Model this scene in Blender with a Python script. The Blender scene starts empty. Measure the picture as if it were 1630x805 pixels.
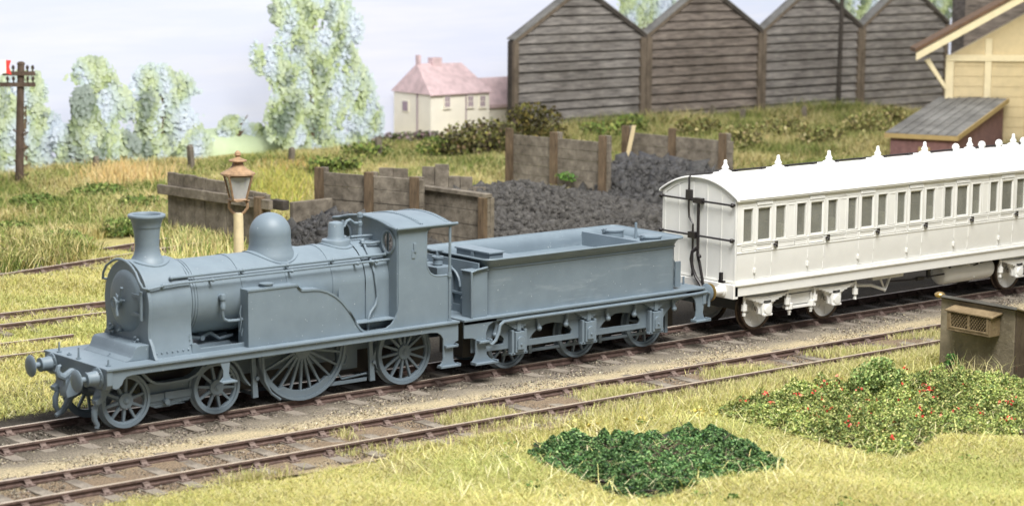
import bpy, bmesh, math, random
import numpy as np
from mathutils import Vector, Matrix
from mathutils.geometry import tessellate_polygon

# ------------------------------------------------------------------ scene, camera, light
S = bpy.context.scene
COL = S.collection
random.seed(7)
RNG = np.random.default_rng(11)
PI = math.pi

cam_d = bpy.data.cameras.new("camera")
cam = bpy.data.objects.new("camera", cam_d)
COL.objects.link(cam)
_yaw, _pit, _rol = 0.68974591, 0.15023097, 0.00668945
_fw = Vector((math.sin(_yaw) * math.cos(_pit), math.cos(_yaw) * math.cos(_pit), -math.sin(_pit)))
_rt = Vector((math.cos(_yaw), -math.sin(_yaw), 0))
_up = _rt.cross(_fw)
_r2 = _rt * math.cos(_rol) + _up * math.sin(_rol)
_u2 = _up * math.cos(_rol) - _rt * math.sin(_rol)
_m = Matrix((_r2, _u2, -_fw)).transposed().to_4x4()
_m.translation = Vector((-20.97618, -37.35712, 9.61891))
cam.matrix_world = _m
cam_d.sensor_width = 36
cam_d.lens = 3658.8 / 1630 * 36
cam_d.clip_start = 0.5
cam_d.clip_end = 1000
cam_d.dof.use_dof = True
cam_d.dof.focus_distance = 51
cam_d.dof.aperture_fstop = 0.66
S.camera = cam

W = bpy.data.worlds.new("World")
S.world = W
W.use_nodes = True
W.node_tree.nodes["Background"].inputs[0].default_value = (0.93, 0.96, 1.0, 1)
W.node_tree.nodes["Background"].inputs[1].default_value = 0.22


def area(name, loc, target, sx, sy, power, color):
    d = bpy.data.lights.new(name, 'AREA')
    d.shape = 'RECTANGLE'
    d.size, d.size_y = sx, sy
    d.energy = power
    d.color = color
    o = bpy.data.objects.new(name, d)
    COL.objects.link(o)
    o.location = loc
    o.rotation_euler = (Vector(target) - Vector(loc)).to_track_quat('-Z', 'Y').to_euler()
    return o


area("layout_key_lamp", (4, -17.5, 36), (13, 3, 0), 20, 20, 27500, (1.0, 0.985, 0.955))
area("backscene_fill_lamp", (44, 14, 24), (44, 41, 2), 90, 6, 13500, (1.0, 0.98, 0.95))  # unseen lamp added to brighten the backscene, trees and house

S.view_settings.view_transform = 'Standard'
S.view_settings.look = 'None'
S.view_settings.exposure = 0.47
S.view_settings.gamma = 1.0
S.cycles.max_bounces = 6
S.cycles.diffuse_bounces = 3
S.cycles.transparent_max_bounces = 8

# ------------------------------------------------------------------ materials


def lin(h):
    if isinstance(h, tuple):
        return h
    h = h.lstrip('#')
    c = [int(h[i:i + 2], 16) / 255 for i in (0, 2, 4)]
    return tuple(x / 12.92 if x <= .04045 else ((x + .055) / 1.055) ** 2.4 for x in c)


class NT:
    def __init__(s, name):
        s.m = bpy.data.materials.new(name)
        s.m.use_nodes = True
        s.t = s.m.node_tree
        s.b = s.t.nodes["Principled BSDF"]
        s.tc = s.t.nodes.new("ShaderNodeTexCoord")

    def n(s, kind, **kw):
        x = s.t.nodes.new(kind)
        for k, v in kw.items():
            if k.startswith('i_'):
                x.inputs[int(k[2:]) if k[2:].isdigit() else k[2:].replace('_', ' ')].default_value = v
            else:
                setattr(x, k, v)
        return x

    def l(s, a, b):
        s.t.links.new(a, b)

    def coord(s, scale=(1, 1, 1), rot=(0, 0, 0)):
        mp = s.n("ShaderNodeMapping")
        mp.inputs["Scale"].default_value = scale
        mp.inputs["Rotation"].default_value = rot
        s.l(s.tc.outputs["Object"], mp.inputs[0])
        return mp.outputs[0]

    def noise(s, scale, detail=4, rough=.6, co=None, dist=0):
        x = s.n("ShaderNodeTexNoise")
        x.inputs["Scale"].default_value = scale
        x.inputs["Detail"].default_value = detail
        x.inputs["Roughness"].default_value = rough
        x.inputs["Distortion"].default_value = dist
        s.l(co or s.tc.outputs["Object"], x.inputs["Vector"])
        return x.outputs["Fac"]

    def ramp(s, fac, stops):
        x = s.n("ShaderNodeValToRGB")
        e = x.color_ramp.elements
        while len(e) < len(stops):
            e.new(.5)
        for el, (p, c) in zip(e, stops):
            el.position = p
            c = lin(c) if not isinstance(c, (int, float)) else (c, c, c)
            el.color = (*c, 1)
        s.l(fac, x.inputs[0])
        return x.outputs[0]

    def mix(s, fac, a, b, mode='MIX'):
        x = s.n("ShaderNodeMix", data_type='RGBA', blend_type=mode)
        for i, v in ((0, fac), (6, a), (7, b)):
            if isinstance(v, (int, float)):
                x.inputs[i].default_value = v
            elif isinstance(v, (tuple, str)):
                x.inputs[i].default_value = (*lin(v), 1)
            else:
                s.l(v, x.inputs[i])
        return x.outputs[2]

    def bump(s, h, strength=.3, dist=.02):
        x = s.n("ShaderNodeBump")
        x.inputs["Strength"].default_value = strength
        x.inputs["Distance"].default_value = dist
        s.l(h, x.inputs["Height"])
        s.l(x.outputs[0], s.b.inputs["Normal"])

    def out(s, col=None, rough=.5, metal=0, spec=.5):
        if col is not None:
            if isinstance(col, (tuple, str)):
                s.b.inputs["Base Color"].default_value = (*lin(col), 1)
            else:
                s.l(col, s.b.inputs["Base Color"])
        s.b.inputs["Roughness"].default_value = rough
        s.b.inputs["Metallic"].default_value = metal
        s.b.inputs["Specular IOR Level"].default_value = spec
        return s.m


def plain(name, c, rough=.5, metal=0, var=.12, scale=6, bump=0, spec=.5):
    n = NT(name)
    c = lin(c)
    f = n.noise(scale, 5)
    lo = tuple(x * (1 - var) for x in c)
    hi = tuple(min(1, x * (1 + var)) for x in c)
    col = n.ramp(f, [(.3, lo), (.7, hi)])
    if bump:
        n.bump(n.noise(scale * 6, 4), bump, .02)
    return n.out(col, rough, metal, spec)


def resin(name, smear=False):
    n = NT(name)
    base = n.ramp(n.noise(2.2, 5), [(.3, (.145, .186, .222)), (.7, (.172, .219, .258))])
    if smear:  # pale sanding marks rubbed diagonally into the flat sides
        sm = n.noise(1.6, 6, .65, n.coord((.55, 1, 3.2), (0, .75, 0)))
        base = n.mix(n.ramp(sm, [(.56, 0.0), (.70, .5)]), base, (.30, .345, .375))
    sp = n.noise(23, 2, .5)
    base = n.mix(n.ramp(sp, [(.735, 0.0), (.76, .55)]), base, (.62, .64, .64))
    lines = n.n("ShaderNodeTexWave", wave_type='BANDS', bands_direction='Z')
    lines.inputs["Scale"].default_value = 9
    lines.inputs["Distortion"].default_value = .6
    n.l(n.tc.outputs["Object"], lines.inputs["Vector"])
    h = n.mix(.55, lines.outputs["Fac"], n.noise(40, 3))
    n.bump(h, .10, .006)
    return n.out(base, .50, 0, .42)


M = {}
M['resin'] = resin('grey_resin')
M['resin_s'] = resin('grey_resin_rubbed', True)
M['white'] = plain('white_coach_plastic', (.74, .735, .70), .42, 0, .03, 3, .02)
M['roofwhite'] = plain('white_roof_plastic', (.80, .80, .775), .5, 0, .02, 3, .02)
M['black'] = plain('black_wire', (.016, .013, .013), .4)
M['brass'] = plain('brass', (.52, .36, .14), .35, .85)
M['steel'] = plain('wheel_steel', (.10, .075, .06), .35, .8, .3, 14)
M['railtop'] = plain('polished_rail', (.56, .47, .37), .45, .3, .25, 3)
M['rail'] = plain('rusty_rail', (.125, .080, .066), .75, 0, .35, 9, .2)
M['chair'] = plain('rusty_chair', (.165, .118, .10), .8, 0, .3, 12, .2)


def wood(name, c1, c2, stretch=(1, 1, 1), sc=5, bump=.5, speck=None, rough=.85):
    n = NT(name)
    co = n.coord(stretch)
    f = n.noise(sc, 8, .7, co)
    col = n.ramp(f, [(.28, c1), (.72, c2)])
    if speck:
        col = n.mix(n.ramp(n.noise(sc * 5, 4, .7), [(.6, 0.0), (.75, .7)]), col, speck)
    col = n.mix(1, col, n.ramp(n.noise(.55, 4, .6), [(.35, (.72, .70, .68)), (.65, (1.18, 1.17, 1.16))]), 'MULTIPLY')
    n.bump(n.noise(sc * 2.5, 8, .75, co), bump, .04)
    return n.out(col, rough, 0, .25)


M['sleeper'] = wood('sleeper_wood', (.13, .112, .094), (.30, .265, .22), (3, 1, 1), 3.5, .5, (.42, .36, .26))
M['binwood'] = wood('bin_timber', (.075, .064, .050), (.29, .255, .205), (1, 1, 1.0), 3.5, .8, (.46, .42, .34))
M['posts'] = wood('post_timber', (.062, .046, .031), (.22, .158, .10), (5, 5, 1), 2, .6)
M['darkwood'] = wood('dark_timber', (.022, .020, .018), (.085, .073, .062), (1, 1, 4), 3, .5)
M['shed'] = wood('tarred_boards', (.050, .047, .046), (.285, .265, .245), (.7, 1, 5), 1.6, .5)
M['shed2'] = wood('brown_tarred_boards', (.044, .038, .035), (.25, .212, .182), (.7, 1, 5), 1.6, .5)
M['shedpost'] = wood('shed_posts', (.075, .060, .045), (.185, .150, .115), (4, 4, 1), 1.5, .4)
M['telpole'] = wood('telegraph_wood', (.060, .040, .030), (.150, .110, .085), (6, 6, 1), 2, .3)
M['hut'] = wood('concrete_hut', (.115, .096, .066), (.28, .24, .17), (1, 1, 1.0), 1.8, .7, (.42, .38, .28))
M['hutshade'] = wood('hut_shaded_timber', (.05, .035, .025), (.14, .11, .08), (4, 4, 1), 2, .5)  # darker timber: the shade of the side face is put into its colour
M['vent'] = wood('rusty_vent', (.12, .085, .045), (.27, .205, .12), (1, 1, 1), 4, .4, (.42, .35, .23))
M['felt'] = wood('roof_felt', (.10, .10, .095), (.24, .235, .22), (1, 1, 1), 1.3, .3)
M['brick'] = plain('dull_red_brick', (.20, .105, .10), .9, 0, .25, 4, .3)
M['ochre'] = plain('ochre_paint', (.37, .265, .11), .6, 0, .1, 4)
M['cream'] = plain('cream_paint', (.76, .655, .42), .6, 0, .07, 3, .1)
M['creamp'] = plain('cream_panel', (.62, .505, .295), .6, 0, .08, 3, .1)
M['rooftile'] = plain('brown_roof', (.13, .075, .04), .8, 0, .3, 5, .3)
M['lampcream'] = plain('cream_post_paint', (.72, .60, .36), .5, 0, .12, 6)
M['lamprust'] = plain('rusty_lantern', (.30, .19, .105), .6, 0, .35, 9, .3)
M['housewall'] = plain('painted_house_wall', (.80, .755, .65), .8, 0, .05, 1.5, .1)
M['houseroof'] = plain('painted_pink_roof', (.60, .45, .455), .8, 0, .2, 3, .2)
M['housewin'] = plain('painted_house_window', (.33, .25, .30), .6)
M['signalred'] = plain('signal_red', (.75, .05, .04), .5)
M['signalwhite'] = plain('signal_white', (.8, .77, .7), .5)


def glass(name, tint, alpha, c=(.40, .40, .36)):
    n = NT(name)
    tr = n.n("ShaderNodeBsdfTransparent")
    tr.inputs[0].default_value = (*tint, 1)
    mx = n.n("ShaderNodeMixShader")
    st = n.noise(3.0, 4, .6, n.coord((1.2, 1, .5)))
    n.l(n.ramp(st, [(.3, alpha * .75), (.7, min(1, alpha * 1.2))]), mx.inputs[0])
    n.out(c, .12, 0, .6)
    n.l(tr.outputs[0], mx.inputs[1])
    n.l(n.b.outputs[0], mx.inputs[2])
    n.l(mx.outputs[0], n.t.nodes["Material Output"].inputs[0])
    return n.m


M['glass'] = glass('coach_glazing', (.80, .80, .77), .24, (.58, .58, .52))
M['lampglass'] = glass('lantern_glass', (.95, .95, .95), .42, (.80, .79, .74))


def attr_mat(name, rough=.85, spec=.2, sub=0):
    """leaf / blade material: the colour of each leaf is its own (a mesh attribute)"""
    n = NT(name)
    a = n.n("ShaderNodeAttribute", attribute_name="leaf_colour")
    m = n.out(a.outputs["Color"], rough, 0, spec)
    return m


M['leaf'] = attr_mat('leaf')
M['blade'] = attr_mat('grass_blade', .8, .15)

# coal
n = NT('coal')
f = n.noise(9, 6, .75)
colr = n.ramp(f, [(.3, (.010, .010, .010)), (.58, (.062, .059, .056)), (.8, (.28, .265, .25))])
n.bump(n.noise(20, 6, .8), .9, .05)
M['coal'] = n.out(colr, .36, 0, .6)
n = NT('coal_dust')
f = n.noise(6, 8, .8)
colr = n.ramp(f, [(.3, (.02, .019, .018)), (.55, (.115, .107, .097)), (.8, (.34, .32, .29))])
n.bump(n.noise(14, 8, .8), 1, .08)
M['coaldust'] = n.out(colr, .55, 0, .4)

# ground under the grass: trodden earth and dead thatch
n = NT('soil')
f = n.noise(.35, 6, .6)
g = n.noise(9, 6, .75)
a = n.ramp(f, [(.35, (.52, .45, .17)), (.55, (.56, .49, .22)), (.7, (.44, .36, .2))])
b_ = n.ramp(g, [(.3, (.55, .55, .5)), (.7, (1, 1, 1))])
n.bump(g, .8, .06)
M['soil'] = n.out(n.mix(1, a, b_, 'MULTIPLY'), .95, 0, .1)

# ballast: dark ash by the rails, painted blacker under and behind the train as its shade, sandy cess between the tracks (bands run along x)
n = NT('ballast')
sep = n.n("ShaderNodeSeparateXYZ")
n.l(n.tc.outputs["Object"], sep.inputs[0])
wob = n.noise(.8, 5, .65)
ma = n.n("ShaderNodeMath", operation='MULTIPLY_ADD')
n.l(wob, ma.inputs[0])
ma.inputs[1].default_value = 1.1
n.l(sep.outputs[1], ma.inputs[2])
mr = n.n("ShaderNodeMapRange")
n.l(ma.outputs[0], mr.inputs[0])
mr.inputs[1].default_value = -5.0 + .5
mr.inputs[2].default_value = 2.0 + .5
band = n.ramp(mr.outputs[0], [(.0, (.40, .33, .22)), (.13, (.26, .20, .15)), (.28, (.30, .235, .17)), (.35, (.56, .47, .32)),
                              (.43, (.58, .50, .34)), (.49, (.33, .295, .24)), (.58, (.19, .168, .142)), (1, (.055, .050, .044))])
gr = n.noise(22, 5, .85)
gr2 = n.ramp(gr, [(.33, (.38, .37, .36)), (.5, (.95, .93, .9)), (.66, (1.5, 1.42, 1.25))])
n.bump(gr, 1, .05)
M['ballast'] = n.out(n.mix(1, band, gr2, 'MULTIPLY'), .95, 0, .1)
M['stone'] = attr_mat('ballast_stone', .9, .15)

# painted sky board
n = NT('painted_sky')
st = n.noise(.5, 6, .6, n.coord((.25, 1, 2.5)))
big = n.noise(.035, 3, .5)
c1 = n.ramp(big, [(.35, (.80, .82, .95)), (.65, (.74, .80, .95))])
c2 = n.mix(n.ramp(st, [(.4, 0.0), (.75, .6)]), c1, (.93, .92, .96))
n.l(c2, n.b.inputs["Emission Color"])
n.b.inputs["Emission Strength"].default_value = .525
M['sky'] = n.out(n.mix(1, c2, (.28, .28, .28), 'MULTIPLY'), .9, 0, .05)
n = NT('painted_field')
c1 = n.ramp(n.noise(.6, 6, .65), [(.3, (.46, .56, .34)), (.7, (.60, .68, .46))])
n.bump(n.noise(5, 4), .3, .05)
M['field'] = n.out(c1, .95, 0, .05)

# ------------------------------------------------------------------ mesh helpers
ORG = {}


def ortho(d):
    d = Vector(d).normalized()
    a = Vector((0, 0, 1)) if abs(d.z) < .9 else Vector((1, 0, 0))
    u = d.cross(a).normalized()
    return u, d.cross(u).normalized()


class MB:
    def __init__(s):
        s.v, s.f = [], []

    def add(s, vs, fs):
        o = len(s.v)
        s.v += [tuple(v) for v in vs]
        s.f += [tuple(i + o for i in f) for f in fs]
        return s

    def box(s, x0, x1, y0, y1, z0, z1, mat=None):
        vs = [(x, y, z) for x in (x0, x1) for y in (y0, y1) for z in (z0, z1)]
        if mat is not None:
            vs = [mat @ Vector(v) for v in vs]
        return s.add(vs, [(0, 1, 3, 2), (4, 6, 7, 5), (0, 4, 5, 1), (2, 3, 7, 6), (0, 2, 6, 4), (1, 5, 7, 3)])

    def prism(s, poly, ax, c0, c1, holes=()):
        """poly: 2-D outline; ax 'y': (x,z) along y; 'x': (y,z) along x; 'z': (x,y) along z"""
        def p3(p, c):
            return (p[0], c, p[1]) if ax == 'y' else (c, p[0], p[1]) if ax == 'x' else (p[0], p[1], c)
        loops = [list(poly)] + [list(h) for h in holes]
        flat = [p for l in loops for p in l]
        n = len(flat)
        vs = [p3(p, c0) for p in flat] + [p3(p, c1) for p in flat]
        fs = []
        if holes:
            tri = tessellate_polygon([[Vector((p[0], p[1], 0)) for p in l] for l in loops])
            fs += [tuple(t) for t in tri] + [tuple(i + n for i in reversed(t)) for t in tri]
        else:
            fs += [tuple(range(n)), tuple(range(2 * n - 1, n - 1, -1))]
        o = 0
        for l in loops:
            k = len(l)
            for i in range(k):
                a, b = o + i, o + (i + 1) % k
                fs.append((a, b, b + n, a + n))
            o += k
        return s.add(vs, fs)

    def cyl(s, p0, p1, r0, r1=None, n=16, caps=True):
        r1 = r0 if r1 is None else r1
        p0, p1 = Vector(p0), Vector(p1)
        u, w = ortho(p1 - p0)
        vs = []
        for p, r in ((p0, r0), (p1, r1)):
            for i in range(n):
                a = 2 * PI * i / n
                vs.append(p + u * math.cos(a) * r + w * math.sin(a) * r)
        fs = [(i, (i + 1) % n, n + (i + 1) % n, n + i) for i in range(n)]
        if caps:
            fs += [tuple(range(n)), tuple(range(2 * n - 1, n - 1, -1))]
        return s.add(vs, fs)

    def tube(s, path, r, n=8):
        path = [Vector(p) for p in path]
        vs, fs = [], []
        k = len(path)
        u = None
        for i, p in enumerate(path):
            d = (path[min(i + 1, k - 1)] - path[max(i - 1, 0)]).normalized()
            if u is None:
                u, w = ortho(d)
            else:
                u = (u - d * u.dot(d)).normalized()
                w = d.cross(u)
            rr = r[i] if isinstance(r, (list, tuple)) else r
            for j in range(n):
                a = 2 * PI * j / n
                vs.append(p + u * math.cos(a) * rr + w * math.sin(a) * rr)
        for i in range(k - 1):
            for j in range(n):
                a, b = i * n + j, i * n + (j + 1) % n
                fs.append((a, b, b + n, a + n))
        fs += [tuple(range(n)), tuple(range(k * n - 1, (k - 1) * n - 1, -1))]
        return s.add(vs, fs)

    def lathe(s, prof, origin=(0, 0, 0), axis='z', n=24, sweep=2 * PI):
        """prof: (radius, height) outline; closed by the axis at both ends"""
        vs, fs = [], []
        k = len(prof)
        for r, h in prof:
            for j in range(n):
                a = sweep * j / n
                c, sn = r * math.cos(a), r * math.sin(a)
                v = (c, sn, h) if axis == 'z' else (h, c, sn) if axis == 'x' else (c, h, sn)
                vs.append((v[0] + origin[0], v[1] + origin[1], v[2] + origin[2]))
        for i in range(k - 1):
            for j in range(n):
                a, b = i * n + j, i * n + (j + 1) % n
                fs.append((a, b, b + n, a + n))
        if prof[0][0] > 1e-5 and prof[-1][0] > 1e-5 and prof[0] == prof[-1]:
            pass
        else:
            fs += [tuple(range(n)), tuple(range(k * n - 1, (k - 1) * n - 1, -1))]
        return s.add(vs, fs)

    def ball(s, c, r, n=12, sc=(1, 1, 1)):
        prof = [(max(1e-4, r * math.sin(PI * i / n)), -r * math.cos(PI * i / n)) for i in range(n + 1)]
        o = len(s.v)
        s.lathe(prof, (0, 0, 0), 'z', n + 4)
        for i in range(o, len(s.v)):
            v = s.v[i]
            s.v[i] = (v[0] * sc[0] + c[0], v[1] * sc[1] + c[1], v[2] * sc[2] + c[2])
        return s

    def xform(s, mat, start=0):
        for i in range(start, len(s.v)):
            s.v[i] = tuple(mat @ Vector(s.v[i]))
        return s

    def build(s, name, mat, parent=None, bevel=0, sharp=35, org=None):
        o0 = Vector(org) if org is not None else (ORG[parent.name] if parent else Vector())
        po = ORG[parent.name] if parent else Vector()
        bm = bmesh.new()
        vv = [bm.verts.new(Vector(v) - o0) for v in s.v]
        for f in s.f:
            try:
                bm.faces.new([vv[i] for i in f])
            except ValueError:
                pass
        bmesh.ops.remove_doubles(bm, verts=bm.verts, dist=1e-5)
        bmesh.ops.recalc_face_normals(bm, faces=bm.faces)
        me = bpy.data.meshes.new(name)
        bm.to_mesh(me)
        bm.free()
        me.polygons.foreach_set('use_smooth', [True] * len(me.polygons))
        me.set_sharp_from_angle(angle=math.radians(sharp))
        me.materials.append(mat if not isinstance(mat, str) else M[mat])
        ob = bpy.data.objects.new(name, me)
        COL.objects.link(ob)
        if parent:
            ob.parent = parent
        ob.location = o0 - po
        ORG[ob.name] = o0
        if bevel:
            md = ob.modifiers.new('bevel', 'BEVEL')
            md.width = bevel
            md.segments = 2
            md.limit_method = 'ANGLE'
            md.angle_limit = math.radians(40)
            md.harden_normals = True
        return ob


def thing(name, loc, label, cat, group=None, rotz=0):
    o = bpy.data.objects.new(name, None)
    o.empty_display_size = .2
    COL.objects.link(o)
    o.location = loc
    ORG[o.name] = Vector(loc)
    return tag(o, label, cat, group)


def tag(o, label, cat, group=None, kind=None):
    if label:
        o['label'] = label
    if cat:
        o['category'] = cat
    if group:
        o['group'] = group
    if kind:
        o['kind'] = kind
    return o


def dup(o, parent=None, loc=None):
    c = o.copy()
    COL.objects.link(c)
    if parent is not None:
        c.parent = parent
    if loc is not None:
        c.location = loc
    ORG[c.name] = ORG.get(o.name, Vector())
    for ch in list(o.children):
        dup(ch, c)
    return c


def arc(cx, cz, r, a0, a1, n=12, rz=None):
    rz = r if rz is None else rz
    return [(cx + r * math.cos(math.radians(a0 + (a1 - a0) * i / n)), cz + rz * math.sin(math.radians(a0 + (a1 - a0) * i / n))) for i in range(n + 1)]


def fast_mesh(name, V, F, cols, mat, kind=None):
    """V (n,3), F (m,3) triangles, cols (m,3) one colour for each face"""
    me = bpy.data.meshes.new(name)
    m = len(F)
    me.vertices.add(len(V))
    me.vertices.foreach_set('co', np.asarray(V, np.float32).ravel())
    me.loops.add(m * 3)
    me.loops.foreach_set('vertex_index', np.asarray(F, np.int32).ravel())
    me.polygons.add(m)
    me.polygons.foreach_set('loop_start', np.arange(0, m * 3, 3, dtype=np.int32))
    me.update(calc_edges=True)
    if cols is not None:
        at = me.attributes.new('leaf_colour', 'FLOAT_COLOR', 'CORNER')
        c = np.ones((m, 3, 4), np.float32)
        c[:, :, :3] = np.asarray(cols, np.float32)[:, None, :]
        at.data.foreach_set('color', c.ravel())
    me.validate()
    me.materials.append(M[mat])
    o = bpy.data.objects.new(name, me)
    COL.objects.link(o)
    ORG[o.name] = Vector()
    return o


def leaf_data(P, size, rng, up=.35, aspect=1.6, face=0):
    """one bent diamond (two triangles) at each point of P"""
    n = len(P)
    d = rng.normal(size=(n, 3))
    d[:, 2] += up
    d[:, 1] -= face
    d /= np.linalg.norm(d, axis=1)[:, None]
    e = rng.normal(size=(n, 3))
    e -= d * (e * d).sum(1)[:, None]
    e /= np.linalg.norm(e, axis=1)[:, None]
    w = np.cross(d, e)
    s = (size * rng.uniform(.6, 1.4, n))[:, None]
    a = P - e * s * aspect * .5
    b = P + e * s * aspect * .5
    c = P + w * s * .5 + d * s * .18
    f = P - w * s * .5 + d * s * .18
    V = np.stack([a, c, b, f], 1).reshape(-1, 3)
    i = np.arange(n)[:, None] * 4
    F = np.concatenate([i + np.array([[0, 1, 2]]), i + np.array([[0, 2, 3]])], 0)
    return V, F


def pick(pal, wts, n, rng, jit=.15):
    pal = np.array(pal, float)
    wts = np.array(wts, float)
    c = pal[rng.choice(len(pal), n, p=wts / wts.sum())]
    return np.clip(c * rng.uniform(1 - jit, 1 + jit, (n, 1)) * rng.uniform(1 - jit / 3, 1 + jit / 3, (n, 3)), 0, 1)


def foliage(name, P, size, pal, wts, rng, up=.35, aspect=1.6, parent=None, org=(0, 0, 0), jit=.15, cols=None, face=0):
    V, F = leaf_data(np.asarray(P), size, rng, up, aspect, face)
    c = pick(pal, wts, len(P), rng, jit) if cols is None else cols
    o = fast_mesh(name, V - np.array(org), F, np.concatenate([c, c], 0), 'leaf')
    if parent:
        o.parent = parent
    else:
        o.location = org
    return o


# ------------------------------------------------------------------ the setting
CAMP = Vector(cam.matrix_world.translation)


def at(u, v, y):
    """where the sight line through photo point (u, v) meets the upright plane at this y"""
    r = _fw + _r2 * ((u - 815) / 3658.8) + _u2 * ((402.5 - v) / 3658.8)
    return CAMP + r * ((y - CAMP.y) / r.y)


def hgt(x, y):
    """height of the ground; flat under the tracks"""
    x, y = np.asarray(x, float), np.asarray(y, float)
    w = np.clip((-5.4 - y) / 2, 0, 1) + np.clip((y - 2.5) / 4, 0, 1)
    b = .05 * np.sin(x * 1.3 + y * .7) + .05 * np.sin(x * .45 - y * .9 + 1) + .03 * np.sin(2.3 * x + 1.9 * y)
    return -.2 + w * b * .8


def grid_mesh(name, x0, x1, y0, y1, nx, ny, fn, mat):
    X, Y = np.meshgrid(np.linspace(x0, x1, nx), np.linspace(y0, y1, ny), indexing='ij')
    Z = fn(X, Y)
    V = np.stack([X, Y, Z], -1).reshape(-1, 3)
    i = np.arange(nx - 1)[:, None] * ny + np.arange(ny - 1)[None, :]
    a = i.ravel()
    F = np.concatenate([np.stack([a, a + ny, a + ny + 1], 1), np.stack([a, a + ny + 1, a + 1], 1)])
    o = fast_mesh(name, V, F, None, mat)
    o.data.polygons.foreach_set('use_smooth', [True] * len(o.data.polygons))
    return o


g = grid_mesh('ground', -60, 140, -45, 42.5, 400, 184, lambda x, y: hgt(x, y) - .03, 'soil')
tag(g, None, None, kind='structure')
bl = grid_mesh('ballast', -40, 60, -5.0, 4.8, 300, 56,
               lambda x, y: -.150 + .012 * np.sin(x * 3 + y * 5) + .012 * np.sin(x * 1.3 - 2.9 * y) - .1 * np.clip(np.abs(y + .1) - 4.6, 0, 1), 'ballast')
tag(bl, None, None, kind='structure')
sky = MB().box(-90, 170, 42.6, 42.9, -3, 45).build('sky', 'sky')
tag(sky, None, None, kind='structure')
hill = MB().ball((0, 0, 0), 1, 24, (4.3, 1.5, 1.05)).xform(Matrix.Translation((28.5, 40.9, -.35))).build('hills', 'field')
tag(hill, None, None, kind='structure')

# loose ballast stones
nst = 90000
sx = RNG.uniform(-9, 32, nst)
sy = RNG.uniform(-4.9, 1.3, nst)
P = np.stack([sx, sy, -.148 + 0 * sx], 1)
V, F = leaf_data(P, .032, RNG, .3, 1.2)
cess = np.exp(-((sy + 2.05 + .25 * np.sin(sx * .8)) / .55) ** 2)
c = np.where((RNG.uniform(size=nst) < cess * .8)[:, None], pick([(.52, .44, .30), (.42, .36, .25), (.62, .55, .41)], [3, 3, 1], nst, RNG),
             pick([(.22, .19, .16), (.29, .25, .205), (.13, .115, .10), (.40, .35, .28)], [4, 3, 3, 1], nst, RNG))
st = fast_mesh('ballast_stones', V, F, np.concatenate([c, c]), 'stone')
tag(st, 'loose grey and sandy ballast chippings strewn around the front tracks', 'ballast', kind='stuff')

# ------------------------------------------------------------------ tracks
PROF = [(-.034, 0), (.034, 0), (.036, -.035), (.012, -.05), (.012, -.095), (.034, -.105), (.034, -.14), (-.034, -.14), (-.034, -.105), (-.012, -.095), (-.012, -.05), (-.036, -.035)]
_sl = None


def sleeper_parts(t):
    """one sleeper with its two cast chairs"""
    rng = random.Random(3)
    s = MB()
    s.box(-.125, .125, -1.28, 1.28, -.26, -.135)
    sl = s.build('sleeper', 'sleeper', t, bevel=.012, org=ORG[t.name])
    for sy_ in (-.66, .66):
        c = MB()
        c.box(-.10, .10, sy_ - .19, sy_ + .19, -.15, -.112)
        for k in (-1, 1):
            c.prism([(sy_ + k * .035, -.04), (sy_ + k * .075, -.045), (sy_ + k * .15, -.115), (sy_ + k * .035, -.115)], 'x', -.06, .06)
            c.cyl((0, sy_ + k * .15, -.115), (0, sy_ + k * .15, -.09), .025, n=6)
        c.box(-.05, .05, sy_ - .09, sy_ - .036, -.10, -.04)
        c.build('rail_chair', 'chair', sl, org=ORG[t.name])
    return sl


def track(loc, rotz, x0, x1, s0, s1, label, rails=(-.66, .66), step=.75):
    t = thing('railway_track', loc, label, 'railway track', 'railway tracks')
    for y in rails:
        r = MB().prism([(y + p[0], p[1]) for p in PROF], 'x', x0, x1).build('rail', 'rail', t, org=loc)
        r.data.transform(Matrix.Translation(loc))
        h = MB().box(x0, x1, y - .029, y + .029, .001, .005).build('running_surface', 'railtop', r, org=loc)
        h.data.transform(Matrix.Translation(loc))
    global _sl
    n = int((s1 - s0) / step)
    rr = random.Random(int(loc[1] * 10))
    for i in range(n):
        x = s0 + i * step
        if i == 0:
            sl = sleeper_parts(t)
            sl.data.transform(Matrix.Translation(loc))
            for ch in sl.children:
                ch.data.transform(Matrix.Translation(loc))
            sl.location = (x, 0, 0)
        else:
            dd = dup(sl, t, (x, 0, 0))
            dd.location = (x, rr.uniform(-.05, .05), rr.uniform(-.004, .004))
    t.rotation_euler.z = rotz
    return t


track((0, 0, 0), 0, -30, 60, -6.2, 34, 'railway track carrying the grey locomotive and white coach')
track((0, -3.58, 0), 0, -30, 60, -6.2, 30, 'empty railway track nearest the front, straw grass growing between its rails')
track((0, 7.53, 0), 0, -30, 3.8, -4, 3.6, 'short grassed-over rail pair disappearing in straw grass, just behind the locomotive front')
track((0, 10.93, 0), 0, -30, 45, -3, 9.5, 'overgrown double-railed track in the field, middle of the three behind the locomotive')
track((6.9, 17.65, 0), .245, -30, 7.2, -9, 7, 'dark overgrown track along the foot of the green bank')

# ------------------------------------------------------------------ weatherboarded sheds (a row of gables facing the line)
SX = [40.8, 48.4, 55.7, 62.5, 68.9]
SLAB = ['dark weatherboarded shed at the end of the row, beside the pink-roofed house', 'brown-black boarded shed, second gable of the row counting from the pink-roofed house',
        'grey-black boarded shed, third gable of the row, dark pole standing before it', 'dark boarded shed beside the cream building, last gable of the row']


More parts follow.
